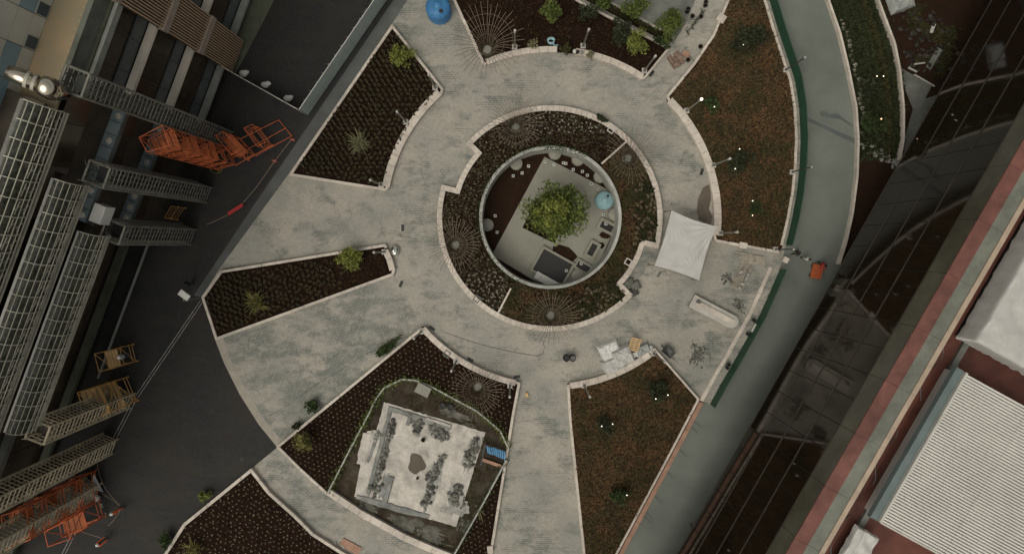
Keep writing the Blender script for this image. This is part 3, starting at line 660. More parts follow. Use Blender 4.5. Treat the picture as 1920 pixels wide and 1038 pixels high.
sp_ = rows_px(S_, 9.2, -38, .07, holes=[yard_px]); planting('seedlings', 'grid of tiny pale seedlings in the planter around the excavation', sp_, 'seed_pale', 6, .095, .06, 1.25)
swp = rows_px(SW, 9.6, 35, .16); planting('seedlings', 'tiny pale seedlings dotting the lower left planter', swp, 'seed_pale', 7, .105, .065, 1.25)
ringp = rows_px(RING, 9, 10, .2, holes=[arc(140, 0, 350, 30)])
planting('seedlings', 'pale seedlings dotting the left half of the planter ring', zone(ringp, lambda x, y: x < 1010 and y > 250 and random.random() < .8), 'seed_pale', 6, .12, .08, 1.25)
planting('seedlings', 'white flowering seedlings along the top of the planter ring', zone(ringp, lambda x, y: y < 250 and 930 < x < 1150), 'seed_white', 7, .12, .08, 1.25)
planting('seedlings', 'cluster of whitish seedlings at the lower left of the planter ring', zone(ringp, lambda x, y: 870 < x < 945 and 510 < y < 590), 'seed_white', 8, .16, .09, 1.25)
RHALF = lambda x, y: (x > 1120 and (x-1128)*.75+(y-307) > 0) or (y > 505 and x > 960-(y-540)*.52)
rr = scatter_px(RING, 9000, [arc(135, 0, 350, 40)])
planting('ground_cover', 'low green and brown ground cover on the right half of the planter ring', zone(rr, lambda x, y: (RHALF(x, y)) and mnoise.noise(Vector((x*.03, y*.03, 1)))+random.gauss(0, .15) > .02), 'tuft_olive', 5, .3, .06, 1.0)
planting('mulch_litter', 'reddish mulch between the plants on the right half of the planter ring', zone(rr, lambda x, y: (RHALF(x, y))), 'tuft_brown', 4, .2, .05, 1.15, cat='mulch')
planting('ground_cover', 'sparse dark ground cover on the left half of the planter ring', zone(rr, lambda x, y: not (RHALF(x, y)) and random.random() < .6), 'clump', 3, .17, .05, 1.0)
planting('mulch_litter', 'shaggy reddish mulch of the upper right planter', scatter_px(E_, 13000), 'tuft_brown', 3, .3, .11, 1.15, jit=.1, cat='mulch')
planting('mulch_litter', 'shaggy rusty mulch of the planter by the road', scatter_px(SE, 8500), 'tuft_brown', 3, .3, .11, 1.15, jit=.1, cat='mulch')
planting('ground_cover', 'green weeds scattered in the upper right planter', zone(scatter_px(E_, 5000), lambda x, y: mnoise.noise(Vector((x*.012, y*.012, 5))) > .0), 'tuft_olive', 4, .3, .1, 1.1)
planting('ground_cover', 'green weeds scattered in the planter by the road', zone(scatter_px(SE, 3000), lambda x, y: mnoise.noise(Vector((x*.014, y*.014, 9))) > .05), 'tuft_olive', 4, .3, .1, 1.1)
planting('ground_cover', 'tangled ground cover in the narrow top planting strip', scatter_px(N2, 900), 'tuft_olive', 6, .4, .07, .9, z=.3)
planting('weeds', 'patchy weeds and straw on the floor of the excavated yard', zone(scatter_px(yard_px, 2000, [slab]), lambda x, y: mnoise.noise(Vector((x*.03, y*.03, 1))) > .25), 'tuft_olive', 4, .2, .05, 1.2, z=.1)
# round cushion plants, individually
cush = MB(); 
pts, K = crown_pts((0, 0, .12), .2, .2, .16, 70, 10, .4); V, F = leafcloud(pts, .07); V[:, 2] += .08; c0o = np_obj('cushion_plant', V, F, 'seed_dark'); cdat = c0o.data; bpy.data.objects.remove(c0o)
cdat2 = cdat.copy(); cdat2.materials.clear(); cdat2.materials.append(MATS['tuft_green']); cdat3 = cdat.copy(); cdat3.materials.clear(); cdat3.materials.append(MATS['seed_pale'])
cp = zone(rows_px(RING, 9.5, 40, .1, holes=[arc(150, 0, 350, 40)], margin=12), lambda x, y: (x > 1085 and y > 520) or (x > 1190 and 345 < y < 460))
for x, y in cp:
    o = bpy.data.objects.new('cushion_plant', cdat3 if random.random() < .55 else cdat2); _link(o, None, P(x, y, .36)); s = random.uniform(.8, 1.15); o.scale = (s, s, s); o.rotation_euler[2] = random.uniform(0, 6)
    tag(o, 'small round cushion plant in the lower right of the planter ring', 'plant', 'cushion plants in the planter ring')
cdat4 = cdat.copy(); cdat4.materials.clear(); cdat4.materials.append(MATS['clump'])
for pts_, lab_, grp_ in CUSH:
    if len(pts_) > 150:
        random.shuffle(pts_); pts_.sort(key=lambda p: math.hypot(p[0]-960, p[1]-460)); extra = pts_[150:]; pts_ = pts_[:150]
        vv = np.empty(len(cdat.vertices)*3, dtype=np.float32); cdat.vertices.foreach_get('co', vv); vv = vv.reshape(-1, 3); ff = np.arange(len(vv)).reshape(-1, 4)
        VV = np.concatenate([vv+np.array(P(x, y, .3)) for x, y in extra]); FF = np.concatenate([ff+k*len(vv) for k in range(len(extra))])
        tag(np_obj('clump_rows', VV, FF, 'clump', kind='stuff'), 'farther '+lab_.replace('small dark clump', 'rows of small dark clumps'), 'plants')
    for x, y in pts_:
        o = bpy.data.objects.new('clump_plant', cdat4); _link(o, None, P(x, y, .3)); s_ = random.uniform(.75, 1.1); o.scale = (s_, s_, s_); o.rotation_euler[2] = random.uniform(0, 6); tag(o, lab_, 'plant', grp_)
ED_L = [(1552, 0), (1573, 60), (1590, 130), (1604, 200), (1608, 260), (1606, 330), (1597, 400), (1586, 450), (1572, 495)]
ED_R = [(1640, -40), (1650, 0), (1680, 80), (1690, 130), (1697, 200), (1697, 260), (1690, 300)]
strip = [(1535, -40)]+ED_L[:5]+[(1690, 300)]+ED_R[::-1][1:]
def curve_wall(label, pts, w, h, mat, side, name='low_wall', z=-.03):
    t = thing(name, label, 'wall', P(*pts[len(pts)//2], z)); coping(t, pts, None, w, z, h, step=60, mat=mat, name='wall_block', side=side); return t
curve_wall('thin pale curved wall along the right side of the road', [(1535, -50)]+ED_L, 4, .5, 'coping', 1)
curve_wall('thin pale curved wall between the planting strip and the dirt site', ED_R, 4, .6, 'coping', -1)
for k, j in enumerate(range(7)):
    f = (j+.6)/7.2; pts = []
    for y in range(-30, 300, 3):
        xl = np.interp(y, [-40, 0, 60, 130, 200, 260, 300], [1535, 1552, 1573, 1590, 1604, 1608, 1608]); xr = np.interp(y, [-40, 0, 80, 130, 200, 300], [1640, 1650, 1680, 1690, 1697, 1690])
        pts += [(xl+(xr-xl)*f+random.gauss(0, 2.2), y+random.gauss(0, 2)) for _ in range(3)]
    planting('planting_row', ['leftmost', 'second', 'third', 'fourth', 'fifth', 'sixth', 'rightmost'][k]+' row of low dark green plants in the strip beside the road', pts, 'tuft_green' if j not in (4,) else 'tuft_olive', 7, .42, .09, .9, z=-.02, jit=.1)
pts, K = crown_pts((0, 0, .2), .26, .26, .2, 60, 8, .4); V, F = leafcloud(pts, .09); c0o = np_obj('flowering_plant', V, F, 'seed_white'); fdat = c0o.data; bpy.data.objects.remove(c0o)
for y in list(range(40, 75, 7))+list(range(78, 250, 9)):
    x = np.interp(y, [0, 60, 130, 200, 260], [1552, 1573, 1590, 1604, 1608])+random.uniform(6, 14)
    o = bpy.data.objects.new('flowering_plant', fdat); _link(o, None, P(x, y, 0)); s = random.uniform(.6, 1.1); o.scale = (s, s, s); tag(o, 'greyish white flowering plant beside the road wall', 'plant', 'white plants along the road wall')
rubble('band of white stones at the lower end of the planting strip', [(1610, 268), (1630, 282), (1655, 292), (1675, 305), (1690, 300)], 60, .12, .24, -.02, 'stone_pale', 'stone_band', 4, .1)
# shrubs and trees
shrub(755, 105, 24, 1.9, 'leaf_lime', 'yellow-green bush beside the corner of the upper left planter', 1300)
spiky(675, 268, 22, 'leaf_pale', 'pale straw-coloured spiky shrub in the upper left planter')
shrub(650, 485, 27, 1.8, 'leaf_lime', 'lime-green bush at the wide end of the wedge-shaped planter', 1400, clumps=16)
spiky(482, 567, 24, 'leaf_yellow', 'yellow spiky shrub in the middle of the wedge-shaped planter', n=90)
shrub(567, 828, 20, 2.4, 'leaf_yellow', 'tall yellow-green shrub in the left corner of the planter around the excavation', 700, ry=26, clumps=18)
shrub(727, 650, 30, 1.0, 'leaf_green', 'long dark green hedge bush spilling over the kerb onto the path', 1500, ry=11, rot=38, clumps=22, z=.02)
shrub(584, 762, 14, 1.0, 'leaf_green', 'round green bush beside the kerb lower down the path', 700, z=.02)
shrub(556, 797, 10, .9, 'leaf_dark', 'small dark bush at the kerb just above the tall yellow-green shrub', 350, z=.02)
shrub(386, 930, 12, 1.0, 'leaf_lime', 'small bright bush on the asphalt edge of the lower left planter', 450, z=0)
shrub(308, 1012, 16, 1.2, 'leaf_green', 'green bush at the bottom edge beside the lower left planter', 600, ry=22, z=0)
spiky(365, 1026, 20, 'leaf_yellow', 'yellow spiky shrub at the bottom edge in the lower left planter', n=70)
shrub(1033, 20, 22, 3.2, 'leaf_mid', 'rounded green tree in the dark top planter', 1500, name='tree', cat='tree', ry=24)
shrub(1103, 24, 26, 2.0, 'leaf_dark', 'dark low bush beside the rounded tree in the top planter', 900, ry=16)
shrub(1165, 55, 26, 3.0, 'leaf_dark', 'dark conifer-like tree beside the white divider of the top planter', 1500, name='tree', cat='tree')
shrub(1196, 78, 20, 3.2, 'leaf_lime', 'narrow yellow-green tree in front of the dark tree in the top planter', 1100, name='tree', cat='tree', ry=26, rot=25)
shrub(1260, 42, 30, 3.6, 'leaf_mid', 'large leafy tree beside the pots on the top right terrace', 2200, name='tree', cat='tree', ry=36, z=0)
shrub(1195, 14, 34, 3.2, 'leaf_mid', 'wide leafy tree at the top edge above the planting strip', 2200, name='tree', cat='tree', ry=26, z=0)
shrub(1248, 78, 22, 1.6, 'leaf_green', 'leafy bush at the pointed end of the narrow top strip', 900, z=.1, ry=14)
shrub(1135, -6, 26, 2.6, 'leaf_mid', 'tree cut by the top edge beside the narrow planting strip', 1000, name='tree', cat='tree', z=.2)
shrub(1335, 196, 18, 1.5, 'leaf_green', 'dark green bush next to the lit lamp post', 700)
shrub(1392, 302, 26, 1.8, 'leaf_dark', 'wide dark bush beside the middle lamp of the upper right planter', 1100)
spiky(1414, 392, 24, 'leaf_green', 'thin spiky green shrub between two ground lights', n=60, width=.04)
shrub(1405, 72, 40, 1.2, 'leaf_dark', 'broad dark green patch of shrubs in the upper right planter', 1500, ry=34, clumps=30)
shrub(1236, 737, 26, 1.6, 'leaf_dark', 'dark bush lit by two ground lights in the planter by the road', 1200)
shrub(1136, 797, 18, 1.2, 'leaf_dark', 'dim bush with small lights in the planter by the road', 600)
shrub(1163, 930, 24, 1.6, 'leaf_green', 'green bush lit by a single ground light near the bottom', 1000, ry=20)
shrub(1640, 232, 26, 1.6, 'leaf_green', 'bush beside the orange light in the planting strip', 900)
shrub(1632, 165, 24, 1.4, 'leaf_dark', 'dark bush beside a pair of lights in the planting strip', 700)
shrub(1062, 92, 12, .9, 'tuft_olive', 'dry olive bush overhanging the gap in the top kerb', 420)
shrub(1106, 103, 9, .6, 'leaf_pale', 'small straw-coloured tuft on the kerb near the top lamp post', 200, leaf=.08, z=.5)
shrub(1128, 222, 12, .8, 'leaf_dark', 'dark bush spilling over the upper right kerb of the planter ring', 450, ry=7, rot=-35)
shrub(1000, 83, 10, .5, 'leaf_pale', 'low greyish tuft behind the top kerb', 220, leaf=.09)
# the courtyard tree
t = shrub(1042, 398, 57, 4.2, 'leaf_mid', 'big leafy green tree growing from the sunken courtyard', 7000, leaf=.17, z=FL+.2, name='tree', cat='tree', clumps=40, base=(1024, 412), zc=1.2, ry=66)
c = P(1036, 394, 3.1); pts, K = crown_pts(tuple(c), 1.75, 1.65, .9, 2400, 18, .36); V, F = leafcloud(pts, .14); np_obj('crown_top', V, F, 'leaf_lime', t, tuple(ORG[t]))
m = MB()
for k in K[:10]: m.tube((c.x-.2, c.y-.1, .6), Vector(k), .035, 4, .01)
m.build('upper_limbs', 'bark', t)
# ------------------------------------------------------------------ right-hand glass building
RN = Vector((.878, -.479, 0)).normalized(); RU = Vector((-RN.y*-1*-1, 0, 0))
RU = Vector((RN.y, -RN.x, 0))            # runs towards the bottom of the photo
def RP(s, d, z): return RU*s+RN*(25.75+d)+Vector((0, 0, z))
def rs(px, py, z): return P(px, py, z).dot(RU)
def rd(px, py, z): return P(px, py, z).dot(RN)-25.75
UZ = Vector((0, 0, 1))
def rbox(m, s0, s1, d0, d1, z0, z1): return m.box(RP((s0+s1)/2, (d0+d1)/2, (z0+z1)/2), (s1-s0, d1-d0, z1-z0), RU, RN, UZ)
gb = thing('glass_building', 'long dark glass office building along the right side', 'building', RP(-10, 6, 0))
S0, S1 = -52.0, 34.0
rows = [5.15, 8.2, 11.3, 14.4, 17.5]
pw = 2.0; npn = int((S1-S0)/pw)
pane_me = None
for r in range(4):
    for i in range(npn):
        s = S0+i*pw; z0, z1 = rows[r], rows[r+1]
        if pane_me is None:
            m = MB(); rbox(m, s+.03, s+pw-.03, .0, .05, z0+.05, z1-.05); o = m.build('pane', 'glass_dark', gb, org=RP(s+pw/2, .025, (z0+z1)/2)); pane_me = o
        else:
            o = inst(pane_me, 'pane', gb, RP(s+pw/2, .025, (z0+z1)/2), 0, (1, 1, (z1-z0-.1)/2.95))
        a = random.gauss(0, .0012); o.rotation_euler = (a*RU.x+0, a*RU.y, random.gauss(0, .0008))
for z in rows:
    m = MB(); rbox(m, S0, S1, -.05, .06, z-.045, z+.045); m.build('mullion', 'mullion', gb)
for i in range(0, npn+1):
    m = MB(); rbox(m, S0+i*pw-.02, S0+i*pw+.02, .0, .07, rows[0]+.05, rows[-1]-.05); m.build('vertical_joint', 'black', gb)
m = MB(); rbox(m, S0, S1, .1, 30, 5.0, 18.2); m.build('core', 'black', gb)
m = MB(); rbox(m, S0, S1, 3.2, 30, -.05, 4.99); m.build('ground_floor_wall', 'window_brown', gb)
ln = 4.0
for i in range(int((S1-S0)/ln)):
    m = MB(); rbox(m, S0+i*ln+.015, S0+(i+1)*ln-.015, -.02, .1, 17.56, 19.5); o = m.build('parapet_panel', 'spandrel_gloss', gb)
    m = MB(); rbox(m, S0+i*ln+.008, S0+(i+1)*ln-.008, -.03, .96, 19.5, 19.6); m.build('coping_panel', 'coping_red', gb)
    m = MB(); rbox(m, S0+i*ln+.008, S0+(i+1)*ln-.008, .96, 1.84, 19.5, 19.59); m.build('coping_panel', 'coping_green', gb)
    m = MB(); rbox(m, S0+i*ln+.004, S0+(i+1)*ln-.004, 1.85, 2.18, 18.3, 19.66+random.uniform(0, .02)); m.build('flashing', 'flashing', gb)
m = MB(); rbox(m, S0, S1, .1, 1.84, 18.2, 19.49); m.build('parapet_core', 'coping_green', gb)
m = MB(); rbox(m, S0, S1, 2.18, 30, 18.2, 18.35); m.build('roof_deck', 'roof_red', gb)
# red service bands on the deck
for d0, d1, z1, mat in ((2.25, 3.0, 18.75, 'roof_red'), (3.9, 4.3, 18.6, 'concrete_dim')):
    m = MB(); rbox(m, S0, S1, d0, d1, 18.35, z1); m.build('roof_kerb', mat, gb)
# corrugated roof light
ZR = 20.6
tl, bl = P(1812, 700, ZR), P(1652, 977, ZR); s_a, s_b = tl.dot(RU), bl.dot(RU); dl = (tl.dot(RN)+bl.dot(RN))/2-25.75
t = thing('corrugated_roof', 'white corrugated metal roof unit with blue-grey gutter, lower right', 'roof unit', RP((s_a+s_b)/2, dl+5, 18.35))
nrib = 56
for k in range(4):
    d0, d1 = dl+k*4.6, dl+(k+1)*4.6-.01
    m = MB(); m.grid(lambda u, v: RP(s_a+(s_b-s_a)*v, d0+(d1-d0)*u, ZR+.25*0+(.08 if (int(v*nrib*4+.5) % 4) in (1, 2, 3) else -.14)+k*.004), 1, nrib*4); m.build('roof_sheet', 'metal_roof', t)
m = MB(); rbox(m, s_a+.05, s_b-.05, dl+.05, dl+18, 18.35, ZR-.16); m.build('unit_body', 'metal_roof', t)
m = MB(); rbox(m, s_a-.1, s_b+.1, dl-.62, dl-.1, ZR-.5, ZR-.2); m.build('gutter', 'gutter', t)
m = MB(); rbox(m, s_a-.12, s_b+.12, dl-.66, dl-.58, ZR-.55, ZR-.12); m.build('gutter_lip', 'gutter', t)
m = MB(); rbox(m, s_a-.06, s_b+.06, dl-.1, dl+.06, ZR-.3, ZR+.07); m.build('edge_trim', 'offwhite', t)
m = MB(); rbox(m, s_b+.0, s_b+.12, dl, dl+18, ZR-.3, ZR+.06); m.build('edge_trim', 'offwhite', t)
for k in range(5):
    s_k = -8+k*6.5; pts_k = [RP(s_k+i*.5, 2.6+.35*math.sin(i*.9+k)+.04*i, 18.8) for i in range(9)]
    tag(MB().path(pts_k, .025, 5).build('roof_cable', 'steel_dark'), ['topmost', 'second', 'middle', 'fourth', 'lowest'][k]+' loose cable lying in the red roof recess', 'cable')
# tarp-covered units
def tarp_box(label, s0, s1, d0, d1, z0, z1, name='tarp_cover', amp=.2, hang=.7, seed=0):
    t = thing(name, label, 'tarpaulin', RP((s0+s1)/2, (d0+d1)/2, z0))
    def f(u, v):
        a = min(1, max(0, (u-.12)/.76)); b = min(1, max(0, (v-.12)/.76))
        s = s0+(s1-s0)*a; d = d0+(d1-d0)*b; ov = max(.12-u, u-.88, .12-v, v-.88, 0)/.12
        nz = mnoise.noise(Vector((s*.55+seed, d*.55, 2)))+.55*mnoise.noise(Vector((s*1.6, d*1.6+seed, 7)))+.3*abs(mnoise.noise(Vector((s*.9+d*.5, d*3.1, 9+seed))))
        out = (a-.5)*2*(u < .12 or u > .88), (b-.5)*2*(v < .12 or v > .88)
        z = z1+nz*amp*(1-ov)-ov**1.2*(z1-z0)*hang
        wob = .13*ov*(.6+mnoise.noise(Vector((s*2.3, d*2.3, 4+seed))))
        return RP(s+out[0]*wob, d+out[1]*wob, max(z0+.02, z))
    MB().grid(f, 56, 56).build('sheet', 'tarp', t, smooth=True)
    m = MB(); rbox(m, s0+.2, s1-.2, d0+.2, d1-.2, z0, z1-amp*1.3-.1); m.build('crate', 'steel_dark', t)
    return t
ZT = 21.0
sa = rs(1895, 430, ZT); sb = rs(1832, 640, ZT); d_ = rd(1832, 640, ZT)
tarp_box('white tarpaulin draped over a roof unit at the right edge', sa-5.5, sb, d_, d_+9, 18.36, ZT, seed=3)
zt = 19.6; sa = rs(1600, 1000, zt); tarp_box('crumpled white tarpaulin at the bottom right beside the cream flashing', sa-.5, sa+4, rd(1605, 1000, zt)-.05, rd(1645, 1010, zt)+.1, 18.8, zt, amp=.3, seed=11, hang=.5)
rubble('grey debris on the red roof beside the tarpaulin', [(1800, 640), (1830, 575), (1862, 505)], 18, .06, .2, 18.36, 'stone_pale', 'roof_debris', 5, .1)
# ------------------------------------------------------------------ green fence, pale kerb, road edge
def sheet_fence(label, pts, h, mat, z=-.03):
    t = thing('green_fence', label, 'fence', P(*pts[len(pts)//2], z))
    S = polyline_sample(pts, 44)
    for a, b in zip(S, S[1:]):
        p, q = P(*a, z), P(*b, z); d = q-p; n_ = Vector((-d.y, d.x, 0)).normalized()
        MB().box((p+q)/2+UZ*(h/2+.05), (d.length-.03, .035, h-.05), d.normalized(), n_).build('panel', mat, t)
        MB().tube(p+UZ*h, q+UZ*h, .035).build('top_rail', mat, t)
        MB().box(p+UZ*(h/2)-n_*.06*0, (.07, .07, h+.03), d.normalized(), n_).build('post', 'green_fence', t)
        r_ = p-n_*.5 if False else p+n_*.0
        MB().box(p+UZ*.06, (.2, .2, .12), d.normalized(), n_).build('footing', 'concrete_dim', t)
    return t
sheet_fence('tall green sheet fence curving along the upper road', FENCE, 1.6, 'green_fence')
sheet_fence('straight green sheet fence beside the white canopy yard', FENCE2, 1.6, 'green_fence')
curve_wall('rough pale concrete kerb at the foot of the straight green fence', [(x-13, y-4) for x, y in FENCE2], 7, .18, 'coping', -1, 'concrete_kerb', 0)
curve_wall('pinkish brown kerb with bent rebar along the lower road', [(1312, 752), (1258, 855), (1160, 1038), (1125, 1100)], 8, .2, 'pinkwood', 1, 'road_kerb')
for i, (x, y) in enumerate([(1302, 790), (1296, 800), (1273, 842), (1250, 884), (1228, 930), (1209, 958), (1206, 966)]):
    p = P(x, y, 0); tag(MB().tube(p, p+Vector((.62, -.55, .35)), .022, 5).build('rebar', 'steel_dark'), ['topmost', 'second', 'third', 'fourth', 'fifth', 'sixth', 'lowest'][i]+' rebar rod sticking out of the pinkish kerb', 'rebar', 'rebar rods along the lower road')
for x, y, lab in ((1412, 599, 'single black bucket near the middle of the straight green fence'), (1401, 625, 'black bucket just below the single one beside the straight green fence'), (1365, 682, 'upper one of the two touching black buckets by the green fence'), (1362, 688, 'lower one of the two touching black buckets by the green fence')):
    b = thing('bucket', lab, 'bucket', P(x, y, .18)); MB().lathe(P(x, y, .18), [(.15, 0), (.19, .34), (.16, .34), (.13, .05)], 16).build('pail', 'rubber', b); MB().path([P(x, y, .52)+Vector((.19*math.cos(a), .19*math.sin(a), .06*math.sin(a/1))) for a in [i*math.pi/6 for i in range(7)]], .012, 4).build('handle', 'steel', b)
tag(MB().prism(rect_px((1416, 616), .85, .6, 62, .3), 0, .5).build('concrete_block', 'offwhite'), 'pale block standing at the straight green fence', 'block')
for x, y, L, W, a, lab in ((1353, 34, .75, .75, -32, 'white square block on the kerb of the upper right planter'), (1394, 460, .7, .55, -10, 'white square block on the lower kerb of the upper right planter'), (1474, 487, .5, .5, -30, 'small white block where the two green fences meet'), (919, 1030, .55, .7, 5, 'white block at the bottom kerb of the excavation planter')):
    tag(MB().prism(rect_px((x, y), L, W, a, .55), 0, .56).build('kerb_block', 'coping'), lab, 'block')
# ------------------------------------------------------------------ lamp posts
def lamp_post(px, py, label, h=5.0, lit=False, head=True):
    b = P(px, py, .37); t = thing('lamp_post', label, 'lamp post', b, 'lamp posts in the planters')
    MB().box(b+UZ*.07, (.46, .46, .2)).build('footing', 'offwhite', t)
    MB().box(b+UZ*.2, (.26, .26, .06)).build('base_plate', 'steel', t)
    MB().tube(b+UZ*.2, b+UZ*(h-.5), .085, 10, .075).build('pole', 'steel', t)
    hd = MB().lathe(b+UZ*(h-.5), [(.09, 0), (.11, .03), (.11, .44), (.10, .5), (.02, .52)], 12).build('lamp_head', 'offwhite', t)
    if lit: MB().lathe(b+UZ*(h+.0), [(.10, 0), (.13, .06), (.1, .12), (.02, .14)], 12).build('bulb', 'lamp_glow', hd)
LP = [(965, 89, 'left one of two upright lamp posts behind the top kerb'), (1093, 87, 'right one of two upright lamp posts behind the top kerb'), (1208, 133, 'leaning-looking lamp post in the right corner of the top planter'),
      (1337, 310, 'lamp post midway down the upper right planter'), (1350, 437, 'lamp post beside the white canopy in the upper right planter'), (1225, 662, 'lamp post at the top corner of the planter by the road'),
      (1095, 722, 'lamp post in the upper left of the planter by the road'), (855, 677, 'lamp post near the kerb left of the rod funnel in the excavation planter'), (956, 722, 'lamp post in the right corner of the excavation planter'),
      (790, 621, 'lamp post at the apex of the excavation planter'), (721, 472, 'lamp post at the wide end of the wedge-shaped planter'), (715, 347, 'lamp post in the lower corner of the upper left planter'),
      (761, 229, 'lamp post beside the curved kerb of the upper left planter'), (816, 165, 'lamp post in the right corner of the upper left planter')]
for x, y, lab in LP: lamp_post(x, y, lab)
lamp_post(1287, 208, 'lit lamp post glowing in the upper right planter', lit=True)
def sign_post(px, py, label, h=1.9):
    b = P(px, py, .37); t = thing('fence_lamp', label, 'lamp', b, 'short lamps behind the green fence'); MB().box(b+UZ*.1, (.42, .42, .25)).build('footing', 'offwhite', t); MB().box(b+UZ*.231, (.2, .2, .02)).build('base_plate', 'steel_dark', t)
    MB().tube(b+UZ*.2, b+UZ*4.2, .06, 8).build('pole', 'steel_dark', t); MB().lathe(b+UZ*4.2, [(.08, 0), (.1, .1), (.06, .2)], 10).build('lamp_head', 'offwhite', t)
for x, y, lab in ((1472, 132, 'dark thin lamp post behind the upper bend of the green fence'), (1484, 323, 'dark thin lamp post behind the middle of the curved green fence'), (1453, 467, 'dark thin lamp post where the two green fences meet')): sign_post(x, y, lab)
# ground spotlights
for x, y, mt, lab in ((1330, 207, 'lamp_glow', 'ground light below the dark bush near the lit lamp post'), (1376, 284, 'lamp_glow', 'upper ground light of the pair by the wide dark bush'), (1368, 320, 'lamp_glow', 'lower ground light of the pair by the wide dark bush'),
                      (1408, 377, 'lamp_glow', 'ground light above the thin spiky shrub'), (1408, 404, 'lamp_glow', 'ground light below the thin spiky shrub'), (1391, 87, 'lamp_glow', 'faint ground light below the broad shrub patch'), (1223, 740, 'lamp_glow', 'left ground light of the lit bush by the road'), (1245, 733, 'lamp_glow', 'right ground light of the lit bush by the road'),
                      (1124, 790, 'lamp_glow', 'left ground light by the dim bush'), (1144, 786, 'lamp_glow', 'right ground light by the dim bush'), (1170, 916, 'lamp_glow', 'ground light above the lowest bush by the road'),
                      (1627, 151, 'lamp_glow', 'left light of the pair in the planting strip'), (1639, 151, 'lamp_glow', 'right light of the pair in the planting strip'), (1635, 229, 'lamp_warm', 'orange light in the planting strip')):
    b = P(x, y, .38 if x < 1500 else 0); t = thing('ground_light', lab, 'light', b)
    h = 1.5 if 'ush' in lab or 'strip' in lab else .35
    MB().tube(b, b+UZ*h, .02, 6).build('stake', 'steel_dark', t); MB().lathe(b+UZ*h, [(.06, 0), (.1, .05), (.1, .1)], 12).build('housing', 'steel_dark', t); MB().lathe(b+UZ*(h+.1), [(.05, 0), (.045, .03), (.02, .04)], 12).build('lens', mt, t)
# ------------------------------------------------------------------ rod funnels
rod_src = None
for k, (px, py, lab) in enumerate([(967, 240, 'at the top of the planter ring'), (1176, 298, 'at the upper right of the planter ring'), (855, 459, 'at the left of the planter ring'), (1032, 590, 'at the bottom of the planter ring'), (896, 723, 'in the excavation planter'), (914, 95, 'in the left corner of the top planter')]):
    b = P(px, py, .37); t = thing('rod_funnel', 'funnel of thin brown rods '+lab, 'trellis', b, 'rod funnels in the planters')
    prof = [(.42, .25), (.5, 1.0), (.72, 1.9), (1.2, 2.55), (1.8, 2.95), (2.55, 3.2)]
    if px == 914: prof = [(a*1.3, z) for a, z in prof]
    MB().lathe(b, [(.5, 0), (.5, .12), (.4, .16), (.38, .3), (.1, .36)], 24).build('base', 'slab_conc', t)
    src = None
    for i in range(40):
        a = 2*math.pi*i/40+random.gauss(0, .02); kk = random.uniform(.82, 1.04)
        if src is None:
            src = MB().path([b+Vector((r, 0, z)) for r, z in prof], .024, 4).build('rod', 'rod_brown', t)
            src.rotation_euler[2] = a; src.location = (0, 0, 0)
        else: inst(src, 'rod', t, b, a, (kk, kk, random.uniform(.92, 1.05)))
    for r, z in ((prof[2]), (prof[3]), prof[4]):
        MB().path([b+Vector((r*math.cos(x), r*math.sin(x), z)) for x in [2*math.pi*i/32 for i in range(33)]], .015, 4).build('ring_wire', 'rod_brown', t)
    V, F = blades([tuple(b+Vector((.5*math.cos(x), .5*math.sin(x), 0))) for x in rng.uniform(0, 6.28, 60)], 4, .5, .05, .8, .06); quads_tris('grass_tuft', V, F, 'tuft_olive', t, tuple(b))
# square hollow boxes, drain grates
for x, y, a, lab in ((1178, 491, -28, 'white hollow square box at the lower right kerb of the planter ring'), (1146, 243, -35, 'white hollow square box at the upper right kerb of the planter ring'), (894, 560, -35, 'grey hollow square box at the lower left kerb of the planter ring'), (838, 663, -38, 'grey hollow square box by the excavation planter kerb')):
    frame_box('valve_box', lab, rect_px((x, y), .62, .62, a, .5), .37, .52, .1, 'offwhite' if 'white' in lab else 'concrete_dim', 'soil', 'valve box', .02)
for x, y, a, lab in ((755, 427, 90, 'dark drain grate in the left of the ring path'), (752, 532, 65, 'dark drain grate left of the ring path below the wedge planter'), (1316, 322, 75, 'dark drain grate at the right kerb of the ring path'), (810, 615, -35, 'dark drain grate at the apex of the excavation planter'), (882, 674, -30, 'dark drain grate on the kerb path above the rod funnel'), (969, 706, 5, 'dark drain grate at the corner of the lower path'), (1222, 138, 50, 'dark drain grate beside the corner of the top planter')):
    rp = rect_px((x, y), .62, .28, a, .02); t = thing('drain_grate', lab, 'drain', sum(rp, Vector())/4)
    MB().prism(rp, .0, .012).build('tray', 'black', t)
    for i in range(5):
        f = (i+.5)/5; p, q = rp[0].lerp(rp[1], f), rp[3].lerp(rp[2], f); MB().tube(p, q, .012, 4).build('bar', 'steel_dark', t)
